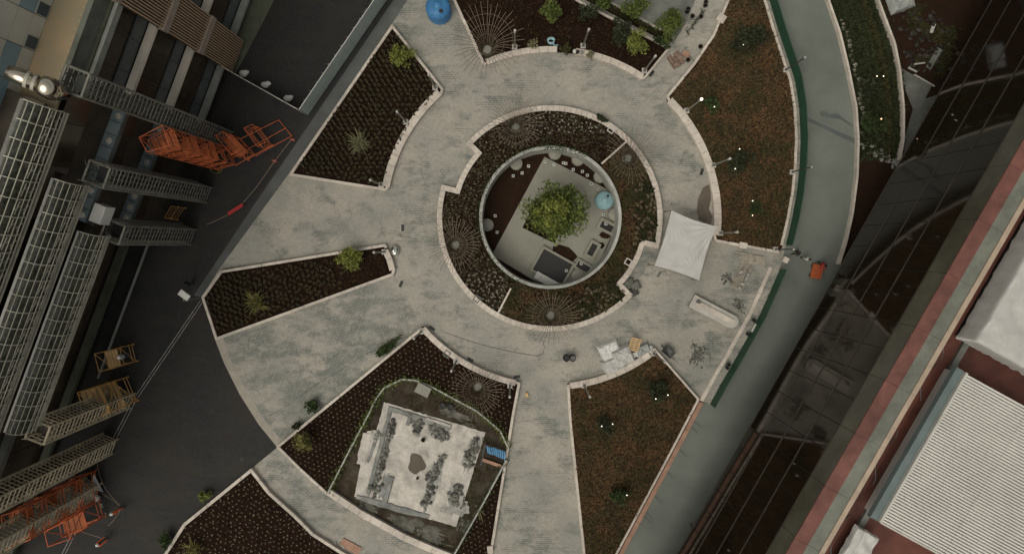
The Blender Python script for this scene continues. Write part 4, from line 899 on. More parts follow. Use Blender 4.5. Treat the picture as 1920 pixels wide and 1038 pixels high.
# ------------------------------------------------------------------ canopy
cor = [P(1259, 394, 2.6), P(1342, 425, 2.6), P(1311, 526, 2.6), P(1226, 498, 2.6)]
t = thing('canopy', 'white fabric canopy with a diagonal crease over the paving', 'canopy', P(1284, 460, 0))
def fc(u, v):
    p = cor[0].lerp(cor[1], u).lerp(cor[3].lerp(cor[2], u), v)
    e = (u-.5, v-.5); dg = abs((u)-(1-v)); z = .75*(1-dg)-.28*(1-abs(u-.5)*2)*(1-abs(v-.5)*2)*0
    z *= (1-.8*max(0, (abs(u+v-1))))
    for (a, b) in ((1, 0), (0, 1)):
        th = math.atan2(v-b, u-a); r = math.hypot(u-a, v-b); z += .09*math.sin(th*26+a*2)*max(0, 1-r*1.05)*min(1, r*4)
    for (a, b) in ((0, 0), (1, 1)):
        th = math.atan2(v-b, u-a); r = math.hypot(u-a, v-b); z += .05*math.sin(th*34)*max(0, 1-r*1.5)*min(1, r*4)
    ed = min(u, 1-u, v, 1-v); inw = (sum(cor, Vector())/4-p).normalized()*max(0, .04-ed)*0
    sag = .10*(4*u*(1-u) if v in (0, 1) else 4*v*(1-v) if u in (0, 1) else 0)
    cen = sum(cor, Vector())/4
    k = 1-.05*(4*u*(1-u)*(abs(v-.5)*2)**4+4*v*(1-v)*(abs(u-.5)*2)**4)
    q = cen+(p-cen)*k; q.z = p.z+z*.4+.05*mnoise.noise(Vector((u*5, v*5, 1)))
    return q
MB().grid(fc, 64, 64).build('fabric', 'tent', t, smooth=True)
for c in cor: MB().tube((c.x, c.y, 0), c+UZ*.1, .035, 8).build('leg', 'steel', t); 
for c in cor: MB().box((c.x, c.y, .03), (.2, .2, .06)).build('foot', 'steel', t)
for i in range(4): MB().tube(cor[i]-UZ*.08, cor[(i+1) % 4]-UZ*.08, .025, 6).build('frame_bar', 'steel', t)
# ------------------------------------------------------------------ site things on the paving
# long pale concrete piece with a rounded end
A, B = P(1298, 563.5, .5), P(1372, 602, .5); d = (B-A).normalized(); n_ = Vector((-d.y, d.x, 0)); W2 = .64
out = [A+n_*W2, A-n_*W2]+[B+(n_*-math.cos(x)+d*math.sin(x))*W2 for x in [math.pi*i/12 for i in range(13)]]
t = thing('concrete_bench', 'long white concrete slab with one rounded end, lying on the paving', 'concrete slab', (A+B)/2-UZ*.5)
MB().prism(out, .06, .46).build('body', 'offwhite', t); cen = (A+B)/2; MB().prism([cen+(p-cen)*Vector((1, 1, 1)).x*.93 for p in out], .46, .55).build('top_step', 'offwhite', t)
MB().box(cen+d*.3-n_*.02+UZ*.13, (4.0, .5, .12), d, n_).build('ridge', 'coping', t)
for f in (.2, .8): MB().box(A.lerp(B, f)-UZ*.47, (.3, 1.5, .06), d, n_).build('bearer', 'timber', t)
p, q = P(1306, 564, .76), P(1334, 574, .76); s = thing('shovel', 'dusty shovel lying on the white concrete slab', 'shovel', p); MB().tube(p.lerp(q, .3), q, .025, 6).build('handle', 'timber', s)
dd = (q-p).normalized(); nn = Vector((-dd.y, dd.x, 0)); MB().prism([p+nn*.13, p-nn*.13, p+dd*.35-nn*.16, p+dd*.45, p+dd*.35+nn*.16], .74, .77).build('blade', 'steel_dark', s)
def pallet(c, a, z, label, mat='timber', L=1.2, W=1.0, tiltx=0, name='pallet', group=None):
    o = P(*c, z); t = thing(name, label, 'pallet', o, group); u = Vector((math.cos(R(a)), math.sin(R(a)), math.sin(R(tiltx)))).normalized(); v = Vector((-math.sin(R(a)), math.cos(R(a)), 0)); w = u.cross(v)
    for k in (-1, 0, 1): MB().box(o+v*k*(W/2-.05)+w*.05, (L, .09, .09), u, v, w).build('bearer', mat, t)
    for k in range(7): MB().box(o+u*(-L/2+.05+(L-.1)*k/6)+w*.107, (.11, W, .022), u, v, w).build('board', mat, t)
    for k in (-1, 0, 1): MB().box(o+u*k*(L/2-.06)-w*.007, (.1, W, .02), u, v, w).build('bottom_board', mat, t)
    return t
pallet((1190, 645), 75, .62, 'clean yellow wooden pallet on top of the wrapped goods', 'timber_warm', 1.25, .95, 12)
pallet((1395, 508), 65, .04, 'weathered grey pallet below the timber stack', 'timber', 1.3, 1.1)
pallet((1383, 531), -25, .04, 'weathered pallet with pale blocks lying on it', 'timber', 1.2, 1.1)
for i, (x, y) in enumerate([(1391, 532), (1398, 522), (1386, 540), (1402, 515), (1388, 510)]):
    tag(MB().box(P(x, y, .16)+UZ*.1, (.3, .22, .2), (math.cos(i), math.sin(i), 0), (-math.sin(i), math.cos(i), 0)).build('concrete_block', 'stone_pale'), ['pale block in the middle of the block-strewn pallet', 'pale block at the top right of the block-strewn pallet', 'pale block at the bottom of the block-strewn pallet', 'pale block at the edge of the grey pallet', 'pale block on the grey pallet'][i], 'block')
for i in range(7):
    x = 1408+i*.6; y = 478+i*2.6; o = P(x, y, .1+.05*(i % 2)); a = R(-8-random.uniform(-4, 4)); L = random.uniform(2.1, 2.9)
    tag(MB().box(o, (L, .17, .06), (math.cos(a), math.sin(a), 0), (-math.sin(a), math.cos(a), 0)).build('timber_plank', 'timber'), ['topmost', 'second', 'third', 'middle', 'fifth', 'sixth', 'lowest'][i]+' plank of the timber stack below the upper right planter', 'plank', 'planks of the timber stack')
def wrapped(px, rx, ry, a, h, label, mat='tarp', seed=0, name='wrapped_goods', z=0):
    c = P(*px, z); t = thing(name, label, 'wrapped goods', c); ca, sa = math.cos(R(a)), math.sin(R(a))
    def f(u, v):
        x, y = (u-.5)*2, (v-.5)*2; m_ = max(abs(x), abs(y)); k = 1-max(0, (m_-.72)/.28)**1.6
        nz = mnoise.noise(Vector((x*2.2+seed, y*2.2, seed)))*.5+mnoise.noise(Vector((x*5+seed, y*5, 3)))*.3
        X, Y = x*rx*(1+.08*nz), y*ry*(1+.08*nz)
        return c+Vector((X*ca-Y*sa, X*sa+Y*ca, max(.015, (h+nz*.22)*k+.02)))
    MB().grid(f, 26, 26).build('sheet', mat, t, smooth=False); return t
wrapped((1144, 657), 1.0, .85, 25, .45, 'torn white sheet heaped on the paving, leftmost of the wrapped goods', 'white', 1)
wrapped((1150, 682), 1.15, .75, 25, .7, 'white wrapped pallet against the curved kerb', 'tarp', 5)
wrapped((1167, 667), 1.05, .95, 25, .8, 'bulky white wrapped pallet beside the yellow pallet', 'tarp', 9)
wrapped((1148, 668), .7, .55, 25, .3, 'grey sheet crumpled between the wrapped pallets', 'sheet_grey', 13)
wrapped((1205, 656), .75, .6, 20, .45, 'dark grey sheet bundle right of the yellow pallet', 'sheet_grey', 17)
wrapped((1218, 652), .35, .3, 20, .4, 'small pale bundle at the corner of the road planter', 'tarp', 21)
wrapped((1190, 663), .3, .3, 20, .5, 'small round white sack below the yellow pallet', 'white', 25, 'sack')
for x, y, r, lab in ((1178, 529, .5, 'left one of three grey round sacks in the notch of the planter ring'), (1191, 535, .48, 'right one of three grey round sacks in the notch of the planter ring'), (1187, 547, .45, 'lowest of three grey round sacks in the notch of the planter ring')):
    wrapped((x, y), r, r*.9, random.uniform(0, 90), .45, lab, 'stone', x, 'sack')
for x, y, mt, lab in ((1061.5, 671, 'black', 'left brown-black drum on the lower path'), (1073.5, 671, 'steel_dark', 'right grey drum on the lower path')):
    o = P(x, y, .5); o.z = 0; t = thing('drum', lab, 'drum', o); MB().lathe(o, [(.27, 0), (.29, .05), (.29, .28), (.3, .3), (.29, .32), (.29, .58), (.3, .6), (.29, .62), (.29, .82), (.27, .84), (.26, .78)], 22, cap=False).build('shell', 'rubber', t); MB().lathe(o+UZ*.62, [(.27, 0), (.27, .04)], 22).build('contents', mt, t)
tag(MB().lathe(P(1244, 513, 0), [(.2, 0), (.24, .08), (.2, .16), (.12, .16), (.1, .08)], 22).build('tyre', 'stone_pale'), 'pale ring lying beside the lower edge of the canopy', 'tyre')
p, q = P(1238, 510, .1), P(1233, 519, .1); tag(MB().box((p+q)/2, ((q-p).length, .12, .12), (q-p).normalized(), Vector((-(q-p).y, (q-p).x, 0)).normalized()).build('short_beam', 'steel_dark'), 'short dark beam beside the pale ring under the canopy edge', 'beam')
rubble('loose pile of small grey rubble on the paving by the road', [(1308, 650), (1318, 660), (1302, 668), (1312, 675)], 110, .05, .13, 0, 'stone', 'rubble_pile', 8, .2)
rubble('small rubble pile left of the block-strewn pallet', [(1362, 518), (1372, 524)], 40, .05, .13, 0, 'stone', 'rubble_pile', 5, .2)
rubble('scattered rubble right of the white concrete slab', [(1383, 562), (1388, 575), (1392, 582)], 45, .05, .13, 0, 'stone', 'rubble_pile', 5, .18)
wb = thing('wheelbarrow', 'dark wheelbarrow beside the corner of the road planter', 'wheelbarrow', P(1251, 660, 0))
c = P(1251, 657, 0); u = Vector((.75, -.66, 0)); v = Vector((.66, .75, 0))
def wbf(a, b): x, y = (a-.5)*1.15, (b-.5)*.8; e = max(abs(a-.5), abs(b-.5))*2; return c+u*x*(.7+.3*e)+v*y*(.7+.3*e)+UZ*(.35+.28*e**3)
MB().grid(wbf, 10, 8).build('tray', 'steel_dark', wb)
for k in (-1, 1): MB().path([c-u*.55+v*k*.15+UZ*.25, c+u*.3+v*k*.24+UZ*.32, c+u*1.05+v*k*.3+UZ*.55], .022, 6).build('handle', 'timber', wb); MB().tube(c+u*.35+v*k*.22+UZ*.33, c+u*.4+v*k*.25, .02, 5).build('leg', 'steel_dark', wb)
m = MB()
for i in range(16):
    a, b = 2*math.pi*i/16, 2*math.pi*(i+1)/16; m.tube(c-u*.62+(u*math.cos(a)+UZ*math.sin(a))*.17+UZ*.2, c-u*.62+(u*math.cos(b)+UZ*math.sin(b))*.17+UZ*.2, .04, 6)
m.build('wheel', 'rubber', wb)
for i, (x, y) in enumerate([(1258, 668), (1263, 674)]):
    o = P(x, y, .05); tag(MB().box(o, (1.2, .1, .04), u, v).build('timber_plank', 'timber'), ['upper', 'lower'][i]+' of two short planks below the wheelbarrow', 'plank')
# brick stack and tools at the top right path
t = thing('brick_stack', 'stack of brown bricks on the path at the top right', 'brick stack', P(1266, 114, 0)); src = None
for lay in range(4):
    for i in range(5):
        for j in range(3):
            if lay == 3 and random.random() < .45: continue
            o = P(1266, 114, 0)+Vector((.84, .54, 0)).normalized()*(i-2)*.22+Vector((-.54, .84, 0)).normalized()*(j-1)*.42+UZ*(.08+lay*.17); a = R(33)+random.gauss(0, .12)
            if src is None: src = MB().box(o, (.2, .4, .16)).build('brick', 'brick', t, org=o); src.rotation_euler[2] = a
            else: inst(src, 'brick', t, o+Vector((random.gauss(0, .015), random.gauss(0, .015), 0)), a)
tag(MB().box(P(1262, 102, .3), (.36, .36, .5), (.8, .6, 0), (-.6, .8, 0)).build('pail_box', 'offwhite'), 'small white box at the upper end of the brick stack', 'box')
t = thing('pallet_truck', 'pink-handled hand truck on the path beside the brick stack', 'hand truck', P(1286, 104, 0))
a_, b_ = P(1282, 99, .15), P(1291, 104, .15); MB().box((a_+b_)/2, (.7, .5, .06), (b_-a_).normalized(), Vector((-(b_-a_).y, (b_-a_).x, 0)).normalized()).build('deck', 'pinkwood', t)
MB().tube(b_, P(1302, 115, .9), .03, 6).build('handle', 'steel_dark', t)
for k in (a_, b_): MB().lathe(k-UZ*.14, [(.05, 0), (.06, .03), (.05, .08)], 10).build('wheel', 'rubber', t)
# plant pots on the terrace
for i, (x, y) in enumerate([(1289, 114), (1312, 89), (1297, 32), (1289, 19), (1287, 24), (1313, 33), (1322, 6), (1321, 12)]):
    o = P(x, y, 0); t = thing('plant_pot', ['black pot below the hand truck', 'black pot at the right kerb of the top path', 'black pot in the middle of the top right terrace', 'upper black pot beside the large leafy tree', 'lower black pot beside the large leafy tree', 'black pot at the thin plant line of the terrace', 'topmost black pot at the top edge of the path', 'second black pot at the top edge of the path'][i], 'pot', o, 'black pots on the top path')
    MB().lathe(o, [(.14, 0), (.19, .3), (.21, .31), (.17, .31), (.15, .26)], 16, cap=False).build('pot', 'rubber', t); MB().lathe(o+UZ*.2, [(.155, 0), (.155, .03)], 16).build('soil', 'soil', t)
sheet('terrace', PP([(1142, 0), (1243, 55), (1262, 84), (1285, 45), (1308, -10), (1330, -50), (1060, -50)]), .012, 'concrete_dim')
for a, b, lab in (((1286, 72), (1316, 20), 'thin pale cable lying along the top right terrace'),):
    tag(MB().path([P(a[0]+(b[0]-a[0])*i/10+random.gauss(0, 1), a[1]+(b[1]-a[1])*i/10, .04) for i in range(11)], .025, 5).build('cable', 'steel'), lab, 'cable')
V, F = blades([tuple(P(1290+i*2.2+random.gauss(0, 1.5), 62-i*3.2, .01)) for i in range(14)], 6, .35, .05, 1.0, .06); tag(quads_tris('weeds', V, F, 'leaf_dark', kind='stuff'), 'line of dark weeds on the top right terrace', 'weeds')
# turquoise hose on the top kerb, white bottles
hz = [P(1033+5*math.cos(i*.5)*(1+.1*i/9), 83-4+4.5*math.sin(i*.5)-(i*.12), .5+.02*(i//12)) for i in range(40)]
tag(MB().path(hz+[P(1038, 85, .52), P(1047, 85, .52)], .045, 6).build('coiled_hose', 'paleblue_tank'), 'coiled turquoise hose on the top kerb', 'hose')
for x, y, lab in ((1077, 98, 'white canister on the top kerb'), (1082, 99, 'small black canister next to the white one'), (1090, 100, 'pale canister at the right of the canister row')):
    o = P(x, y, .42); tag(MB().lathe(o, [(.16, 0), (.17, .05), (.17, .4), (.08, .48), (.06, .55)], 14).build('canister', 'white' if 'white can' in lab else 'black' if 'black' in lab else 'stone_pale'), lab, 'canister')
# hose over the paving
hp = [(832, 622), (860, 632), (900, 645), (940, 655), (975, 662), (1005, 667), (1018, 663), (1021, 650), (1016, 635), (1008, 628)]
tag(MB().path([P(x, y, .02) for x, y in polyline_sample(hp, 6)], .022, 5).build('hose', 'steel_dark'), 'thin dark hose curving over the lower ring path', 'hose')
hp = [(790, 617), (740, 640), (690, 662), (640, 692), (590, 722), (545, 755), (505, 780)]
tag(MB().path([P(x, y+random.gauss(0, .6), .02) for x, y in polyline_sample(hp, 8)], .018, 5).build('hose', 'steel_dark'), 'thin dark line lying across the lower left path', 'hose')
# silver balloon-like ball
t = thing('mirror_ball', 'shiny silver foil sack at the tip of the wedge-shaped planter', 'foil sack', P(740, 470, 0)); c = P(740, 470, .35)
def fb(u, v):
    th, ph = u*2*math.pi, v*math.pi; r = .4*(1+.16*mnoise.noise(Vector((math.cos(th)*1.6, math.sin(th)*1.6, ph*1.5)))); return c+Vector((r*math.sin(ph)*math.cos(th), r*math.sin(ph)*math.sin(th)*1.25, r*.85*math.cos(ph)))
MB().grid(fb, 24, 14).build('foil', 'silver', t, smooth=True); MB().tube(c+UZ*.3, c+Vector((.12, -.1, .5)), .08, 7, .03).build('tie', 'silver', t)
# plank and debris at the bottom path
rp = rect_px((657, 1024), 2.0, .8, -28, .12); tag(MB().prism(rp, .0, .12).build('plywood_board', 'pinkwood'), 'pinkish plywood board on the bottom path', 'board')
rubble('small pale rubble beside the plywood board at the bottom edge', [(634, 1018), (648, 1028)], 16, .06, .14, .05, 'stone_pale', 'rubble_pile', 3, .1)
tag(MB().box(P(988, 740, .1), (.26, .4, .2), (.95, .3, 0), (-.3, .95, 0)).build('carton', 'board'), 'small carton on the lower path', 'carton')
# dirt site, upper right
t = rubble('dark debris scattered over the dirt site at the upper right', [(1690, 10), (1740, 60), (1770, 95), (1730, 100), (1760, 130), (1700, 95), (1750, 40)], 120, .08, .26, -.03, 'stone_dark', 'site_debris', 16, .15)
planting('weeds', 'dry weeds on the dirt site at the upper right', zone(scatter_px([(1690, 0), (1840, 0), (1770, 160), (1700, 120)], 900), lambda x, y: mnoise.noise(Vector((x*.02, y*.02, 2))) > 0), 'tuft_olive', 5, .35, .05, 1.1, z=-.03)
for i, (a, b, w, lab) in enumerate([((1745, 62), (1752, 44), .28, 'pale short beam lying on the dirt site'), ((1740, 128), (1762, 92), .5, 'long grey beam lying on the dirt site'), ((1713, 121), (1734, 118), .12, 'thin pale batten beside the site slab'), ((1703, 127), (1719, 135), .12, 'thin pale batten at the corner of the site slab'), ((1714, 140), (1752, 162), .1, 'thin pale edge board along the site slab'), ((1678, 12), (1696, 20), .3, 'grey beam in the debris at the top edge'), ((1672, 4), (1684, 0), .25, 'short grey beam at the very top of the dirt site')]):
    p, q = P(*a, .1), P(*b, .1); dd = q-p; tag(MB().box((p+q)/2, (dd.length, w, .16), dd.normalized(), Vector((-dd.y, dd.x, 0)).normalized()).build('site_beam', 'offwhite' if 'pale' in lab else 'concrete_dim'), lab, 'beam')
wrapped((1688, 6), 1.2, .8, 20, .5, 'grey sheeting heaped at the top of the dirt site', 'sheet_grey', 31)
# ------------------------------------------------------------------ left building with lattice screens
LN = Vector((-.929, .37, 0)).normalized(); LU = Vector((-LN.y, LN.x, 0))
def LP_(s, d, z): return LU*s+LN*(28.7+d)+Vector((0, 0, z))
def ls(px, py, z): return P(px, py, z).dot(LU)
def lbox(m, s0, s1, d0, d1, z0, z1): return m.box(LP_((s0+s1)/2, (d0+d1)/2, (z0+z1)/2), (s1-s0, d1-d0, z1-z0), LU, LN, UZ)
def lb(name, mat, parent, *a): m = MB(); lbox(m, *a); return m.build(name, mat, parent)
ob = thing('screen_building', 'tall building with curved lattice sunscreens along the left side', 'building', LP_(10, 8, 0))
# north wing: slabs, spandrels, panes
for k, (z, mat, zn) in enumerate(((1.4, 'slab_grey', 7.0), (7.2, 'slab_white', 12.8), (13.0, 'slab_white', 17.2))):
    lb('floor_slab', mat, ob, -20, .9 if k else 1.6, 1.55, 2.12, z-.35, z)
    n = 9
    for i in range(n):
        s0 = -20+i*21/n; s1 = s0+21/n
        lb('spandrel_panel', 'spandrel', ob, s0+.02, s1-.02, 2.22, 2.32, z+.01, z+1.35)
        lb('pane', 'window_brown', ob, s0+.03, s1-.03, 2.36, 2.42, z+1.4, zn-.2)
        lb('window_post', 'steel_dark', ob, s0-.03, s0+.03, 2.24, 2.40, z+1.36, zn-.2)
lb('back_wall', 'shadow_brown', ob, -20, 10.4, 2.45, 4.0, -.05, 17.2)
lb('fascia', 'olive', ob, -20, 1.2, 1.75, 2.4, 17.2, 18.1); lb('fascia', 'slab_grey', ob, -20, 1.0, 1.5, 1.9, 17.3, 17.9); lb('fascia', 'concrete_dim', ob, -20, 1.6, 1.95, 2.3, 18.1, 19.3)
lb('terrace', 'terrace_tan', ob, -20, 40, 2.0, 8, 19.2, 19.45)
lb('terrace_kerb', 'coping_green', ob, -20, 2.2, 1.9, 2.25, 19.3, 19.62)
for i in range(40): MB().lathe(LP_(-19+i*.5, 2.45, 19.45), [(.04, 0), (.04, .03)], 8).build('bolt', 'offwhite', ob)
# middle bay between the columns: glazed ledges with round lights
for z in (7.2, 13.0):
    lb('ledge', 'spandrel', ob, 1.2, 10.2, 1.4, 2.5, z-.4, z)
    for i in range(9):
        s = 1.4+i*.98
        lb('ledge_pane', 'glass_sky', ob, s+.03, s+.92, 1.48, 2.38, z+.005, z+.05)
        if i % 2 == 0 or z < 10: MB().lathe(LP_(s+.48, 1.85, z+.055), [(.22, 0), (.26, .05), (.2, .12), (.05, .15)], 12).build('ledge_light', 'offwhite', ob)
for z in (3.6, 9.6, 15.4):
    for i in range(4): lb('pane', 'window_brown', ob, 1.2+i*2.25, 3.4+i*2.25, 2.41, 2.47, z, z+2.6)
# south bay, set back
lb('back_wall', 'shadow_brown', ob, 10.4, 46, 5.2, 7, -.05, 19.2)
lb('floor_beam', 'olive', ob, 10.4, 46, 4.1, 4.75, .9, 1.4); lb('floor_beam', 'concrete_dim', ob, 10.4, 46, 4.5, 5.1, 6.6, 7.2); lb('floor_beam', 'concrete_dim', ob, 10.4, 46, 4.5, 5.1, 12.4, 13.0)
for z0, z1 in ((1.5, 6.5), (7.3, 12.3), (13.1, 19.0)):
    for i in range(14): lb('pane', 'window_brown', ob, 10.5+i*2.5, 12.93+i*2.5, 5.1, 5.16, z0, z1)
lb('rail', 'slab_grey', ob, 10.4, 26, 2.85, 2.95, .05, .35)
# vertical louvre screen
lv0, lv1 = -8.3, -5.2
for k, (z0, z1) in enumerate(((.6, 6.6), (7.3, 12.4), (13.1, 18.6))):
    for i in range(15):
        s = lv0+.1+i*(lv1-lv0-.2)/14; lb('louvre_slat', 'louvre', ob, s-.045, s+.045, .98, 1.14, z0, z1)
    lb('louvre_band', 'louvre_band', ob, lv0-.05, lv1+.05, .9, 1.5, z1-.02, z1+.72)
lb('louvre_back', 'shadow_brown', ob, lv0, lv1, 1.25, 1.4, .3, 18.4)
# lattice columns
def lattice_column(s, top, w=1.5, dense=True, mat='steel', core='steel_dark'):
    c = bpy.data.objects.new('lattice_column', None); _link(c, ob, LP_(s, 0, 0)); col = c
    cs = [(s-w/2, -w/2), (s+w/2, -w/2), (s+w/2, w/2), (s-w/2, w/2)]
    for a, d in cs: MB().tube(LP_(a, d, -.05), LP_(a, d, top), .085, 6).build('chord', mat, col)
    hs = .5; n = int(top/hs)
    for i in range(n):
        z = .3+i*hs
        m = MB()
        for j in range(4):
            (a, d), (a2, d2) = cs[j], cs[(j+1) % 4]; m.tube(LP_(a, d, z), LP_(a2, d2, z), .04, 4)
        m.build('ring_frame', mat, col)
    m = MB()
    for i in range(n-1):
        z = .3+i*hs
        for j in range(4):
            (a, d), (a2, d2) = cs[j], cs[(j+1) % 4]
            if i % 3 == 0: m.tube(LP_(a, d, z), LP_(a2, d2, z+hs*3), .03, 3)
            for f in (.25, .5, .75):
                m.tube(LP_(a+(a2-a)*f, d+(d2-d)*f, z), LP_(a+(a2-a)*f, d+(d2-d)*f, z+hs), .022, 3)
    m.build('bracing', mat, col, kind='stuff')
    for j in range(4):
        (a, d), (a2, d2) = cs[j], cs[(j+1) % 4]; MB().tube(LP_(a, d, top), LP_(a2, d2, top), .09, 6).build('cap_beam', mat, col)
        for f in (.33, .67): MB().tube(LP_(a+(a2-a)*f, d+(d2-d)*f, top-1.0), LP_(a+(a2-a)*f, d+(d2-d)*f, top+.02), .05, 5).build('cap_post', mat, col)
    m = MB(); lbox(m, s-w/2+.25, s+w/2-.25, -w/2+.25, w/2-.25, .0, top-.9); m.build('core', core, col)
for s, top, mat, core in ((.6, 21.6, 'steel', 'steel_dark'), (6.1, 16.2, 'steel', 'black'), (10.3, 11.8, 'steel', 'black'), (26.9, 11.9, 'steel_warm_lit', 'shadow_brown'), (31.6, 16.3, 'steel_warm_lit', 'shadow_brown'), (36.2, 21.2, 'steel_warm_lit', 'offwhite')): lattice_column(s, top, 1.5, mat=mat, core=core)
# curved lattice sunscreens
def sunscreen(s0, s1, zb, zt, mat):
    c = bpy.data.objects.new('sunscreen', None); _link(c, ob, LP_((s0+s1)/2, 0, zb)); h = zt-zb
    prof = [(.35, -.05), (.1, .0), (-.12, .12), (-.25, .3), (-.3, .5), (-.22, .7), (-.02, .86), (.3, .97), (.6, 1.0)]
    def at(t):
        k = t*(len(prof)-1); i = min(int(k), len(prof)-2); f = k-i; return prof[i][0]+(prof[i+1][0]-prof[i][0])*f, zb+h*(prof[i][1]+(prof[i+1][1]-prof[i][1])*f)
    T = [i/12 for i in range(13)]
    m = MB(); m.grid(lambda u, v: LP_(s0+(s1-s0)*u, at(v)[0]+.2, at(v)[1]), 2, 16); m.build('glazing', 'panel_screen', c, smooth=True)
    n = int((s1-s0)/1.12)
    for i in range(n+1):
        s = s0+(s1-s0)*i/n; MB().path([LP_(s, *at(t)) for t in T], .04, 5).build('rib', mat, c)
    for j, t in enumerate((.12, .24, .36, .47, .58, .69, .8, .91)):
        d, z = at(t); MB().tube(LP_(s0, d-.03, z), LP_(s1, d-.03, z), .03 if j else .07, 5).build('bar', mat, c)
    lb('edge_beam', mat, c, s0, s1, -.02, .1, zb-.3, zb-.18)
    # crumpled glints on the glazing, shaped as small pale tubes
    m = MB()
    for i in range(n):
        s = s0+(s1-s0)*(i+.5)/n
        for t in (.3, .5): 
            d, z = at(t); m.tube(LP_(s-.45, d+.08, z), LP_(s+.4, d+.02, z+.18), .025, 4); m.tube(LP_(s-.2, d+.02, z-.1), LP_(s+.15, d+.05, z+.3), .02, 4)
    m.build('glint_tubes', mat, c, kind='stuff')
    return c
sunscreen(10.6, 26.4, 12.1, 14.7, 'steel_pale'); sunscreen(7.0, 31.2, 16.7, 19.3, 'steel_pale'); sunscreen(2.6, 36, 21.3, 24.2, 'steel_pale')
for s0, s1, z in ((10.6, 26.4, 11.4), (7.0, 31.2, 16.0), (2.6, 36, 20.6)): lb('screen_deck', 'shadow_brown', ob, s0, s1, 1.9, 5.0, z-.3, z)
lb('air_unit', 'white', ob, 8.5, 9.9, .3, 1.2, 12.0, 13.2)
# tower above
rowsT = [(19.46, 20.6, 'tower_panel'), (20.6, 21.9, 'tower_blue'), (21.9, 23.6, 'tower_panel'), (23.6, 24.5, 'tower_blue'), (24.5, 25.8, 'tower_panel')]
lb('tower_core', 'shadow_brown', ob, -20, 24, 4.6, 12, 19.46, 25.7)
for z0, z1, mt in rowsT:
    for i in range(20):
        s0 = -20+i*2.2; lb('tower_panel', mt if not (mt == 'tower_blue' and i % 5 == 3) else 'tower_panel', ob, s0+.02, s0+2.18, 4.42, 4.58, z0+.02, z1-.02)
        if z0 < 20: lb('tower_window', 'glass_deep', ob, s0+1.35, s0+2.12, 4.37, 4.43, z0+.12, z1-.15)
# polished duct at the top of the first column
t = thing('polished_duct', 'polished metal duct elbow gleaming at the upper left', 'duct', LP_(1.5, .2, 22.0)); c = LP_(1.5, 0.1, 23.2)
MB().lathe(c-UZ*1.0, [(.45, -.3), (.5, .2), (.62, .55), (.68, .95), (.62, 1.4), (.4, 1.68), (.08, 1.75)], 28).build('cowl', 'chrome', t, smooth=True)
MB().tube(c+LN*.3+UZ*.2, c+LN*1.9+UZ*1.0, .42, 24, .42).build('duct', 'chrome', t, smooth=True)
for k in (.45, .75): MB().tube(c+LN*(k*1.2)+UZ*(.2+k*.45), c+LN*(k*1.2+.15)+UZ*(.27+k*.45), .5, 24).build('collar', 'steel_pale', t)
# ------------------------------------------------------------------ scaffolds
def scaffold(label, foot, top, lifts, mat, boards=None, r=.032, name='scaffold', braces=True, ladders=True, z0=0, dense=1):
    """foot: 4 ground points (world) going round; top height"""
    c = sum(foot, Vector())/4; t = thing(name, label, 'scaffold', (c.x, c.y, z0))
    for p in foot:
        MB().tube((p.x, p.y, z0), (p.x, p.y, top), r, 6).build('standard', mat, t); MB().box((p.x, p.y, z0+.01), (.16, .16, .02)).build('base_plate', mat, t)
    zs = [z0+.3+(top-.3-z0)*i/lifts for i in range(lifts+1)]
    for z in zs:
        for i in range(4):
            a, b = foot[i], foot[(i+1) % 4]; MB().tube((a.x, a.y, z), (b.x, b.y, z), r*.9, 5).build('ledger', mat, t)
            for dz in ([.5] if z < top-.6 else []): MB().tube((a.x, a.y, z+dz), (b.x, b.y, z+dz), r*.8, 5).build('ledger', mat, t)
    if braces:
        for k in range(lifts):
            for i in range(4):
                a, b = foot[i], foot[(i+1) % 4]; a, b = (a, b) if (k+i) % 2 else (b, a); MB().tube((a.x, a.y, zs[k]), (b.x, b.y, zs[k+1]), r*.8, 5).build('brace', mat, t)
    for z in (boards or []):
        for k in range(4):
            f0, f1 = k/4+.02, (k+1)/4-.02; q = [foot[0].lerp(foot[3], f0), foot[0].lerp(foot[3], f1), foot[1].lerp(foot[2], f1), foot[1].lerp(foot[2], f0)]
            MB().prism([(v.x, v.y) for v in q], z+.04, z+.09).build('board', 'orange_board' if mat == 'orange' else 'board', t)
    return t, zs
f1 = PP([(397, 297), (409, 319), (443, 309), (432, 279)])
t, zs = scaffold('tall orange scaffold tower beside the upper lattice column', f1, 12.4, 7, 'orange', [12.2*i/7+.1 for i in (2, 4, 6)], .04)
for z in zs[:-1]:
    for i in (1, 2, 3):
        a, b = f1[i], f1[(i+1) % 4]
        for f in (.25, .5, .75): p = a.lerp(b, f); MB().tube((p.x, p.y, z), (p.x, p.y, z+1.1), .026, 5).build('rung', 'orange', t)
f2 = PP([(438, 267), (466, 300), (481, 291), (452, 260)])
t2, zs2 = scaffold('middle low orange scaffold bay stepping down from the tall tower', f2, 3.9, 2, 'orange', [2.0], .036)
f3 = PP([(472, 247), (497, 280), (511, 272), (487, 240)])
scaffold('lowest orange scaffold bay at the far end of the row', f3, 1.9, 1, 'orange', None, .032)
for i, (a, b, z1, z2, lab) in enumerate([((452, 260), (523, 225), 1.7, .2, 'upper long orange tube tying the scaffold bays'), ((481, 291), (547, 255), 1.7, .2, 'lower long orange tube tying the scaffold bays'), ((443, 309), (511, 272), 1.2, 1.2, 'orange tube between the tall tower and the last bay'), ((455, 285), (536, 240), 1.4, .3, 'middle long orange tube tying the scaffold bays'), ((523, 225), (547, 255), .1, .1, 'orange tube lying across the end of the scaffold row')]):
    tag(MB().tube(P(*a, z1), P(*b, z2), .035, 6).build('scaffold_tube', 'orange'), lab, 'tube')
fB = PP([(147, 934), (149, 899), (169, 889), (171, 929)])
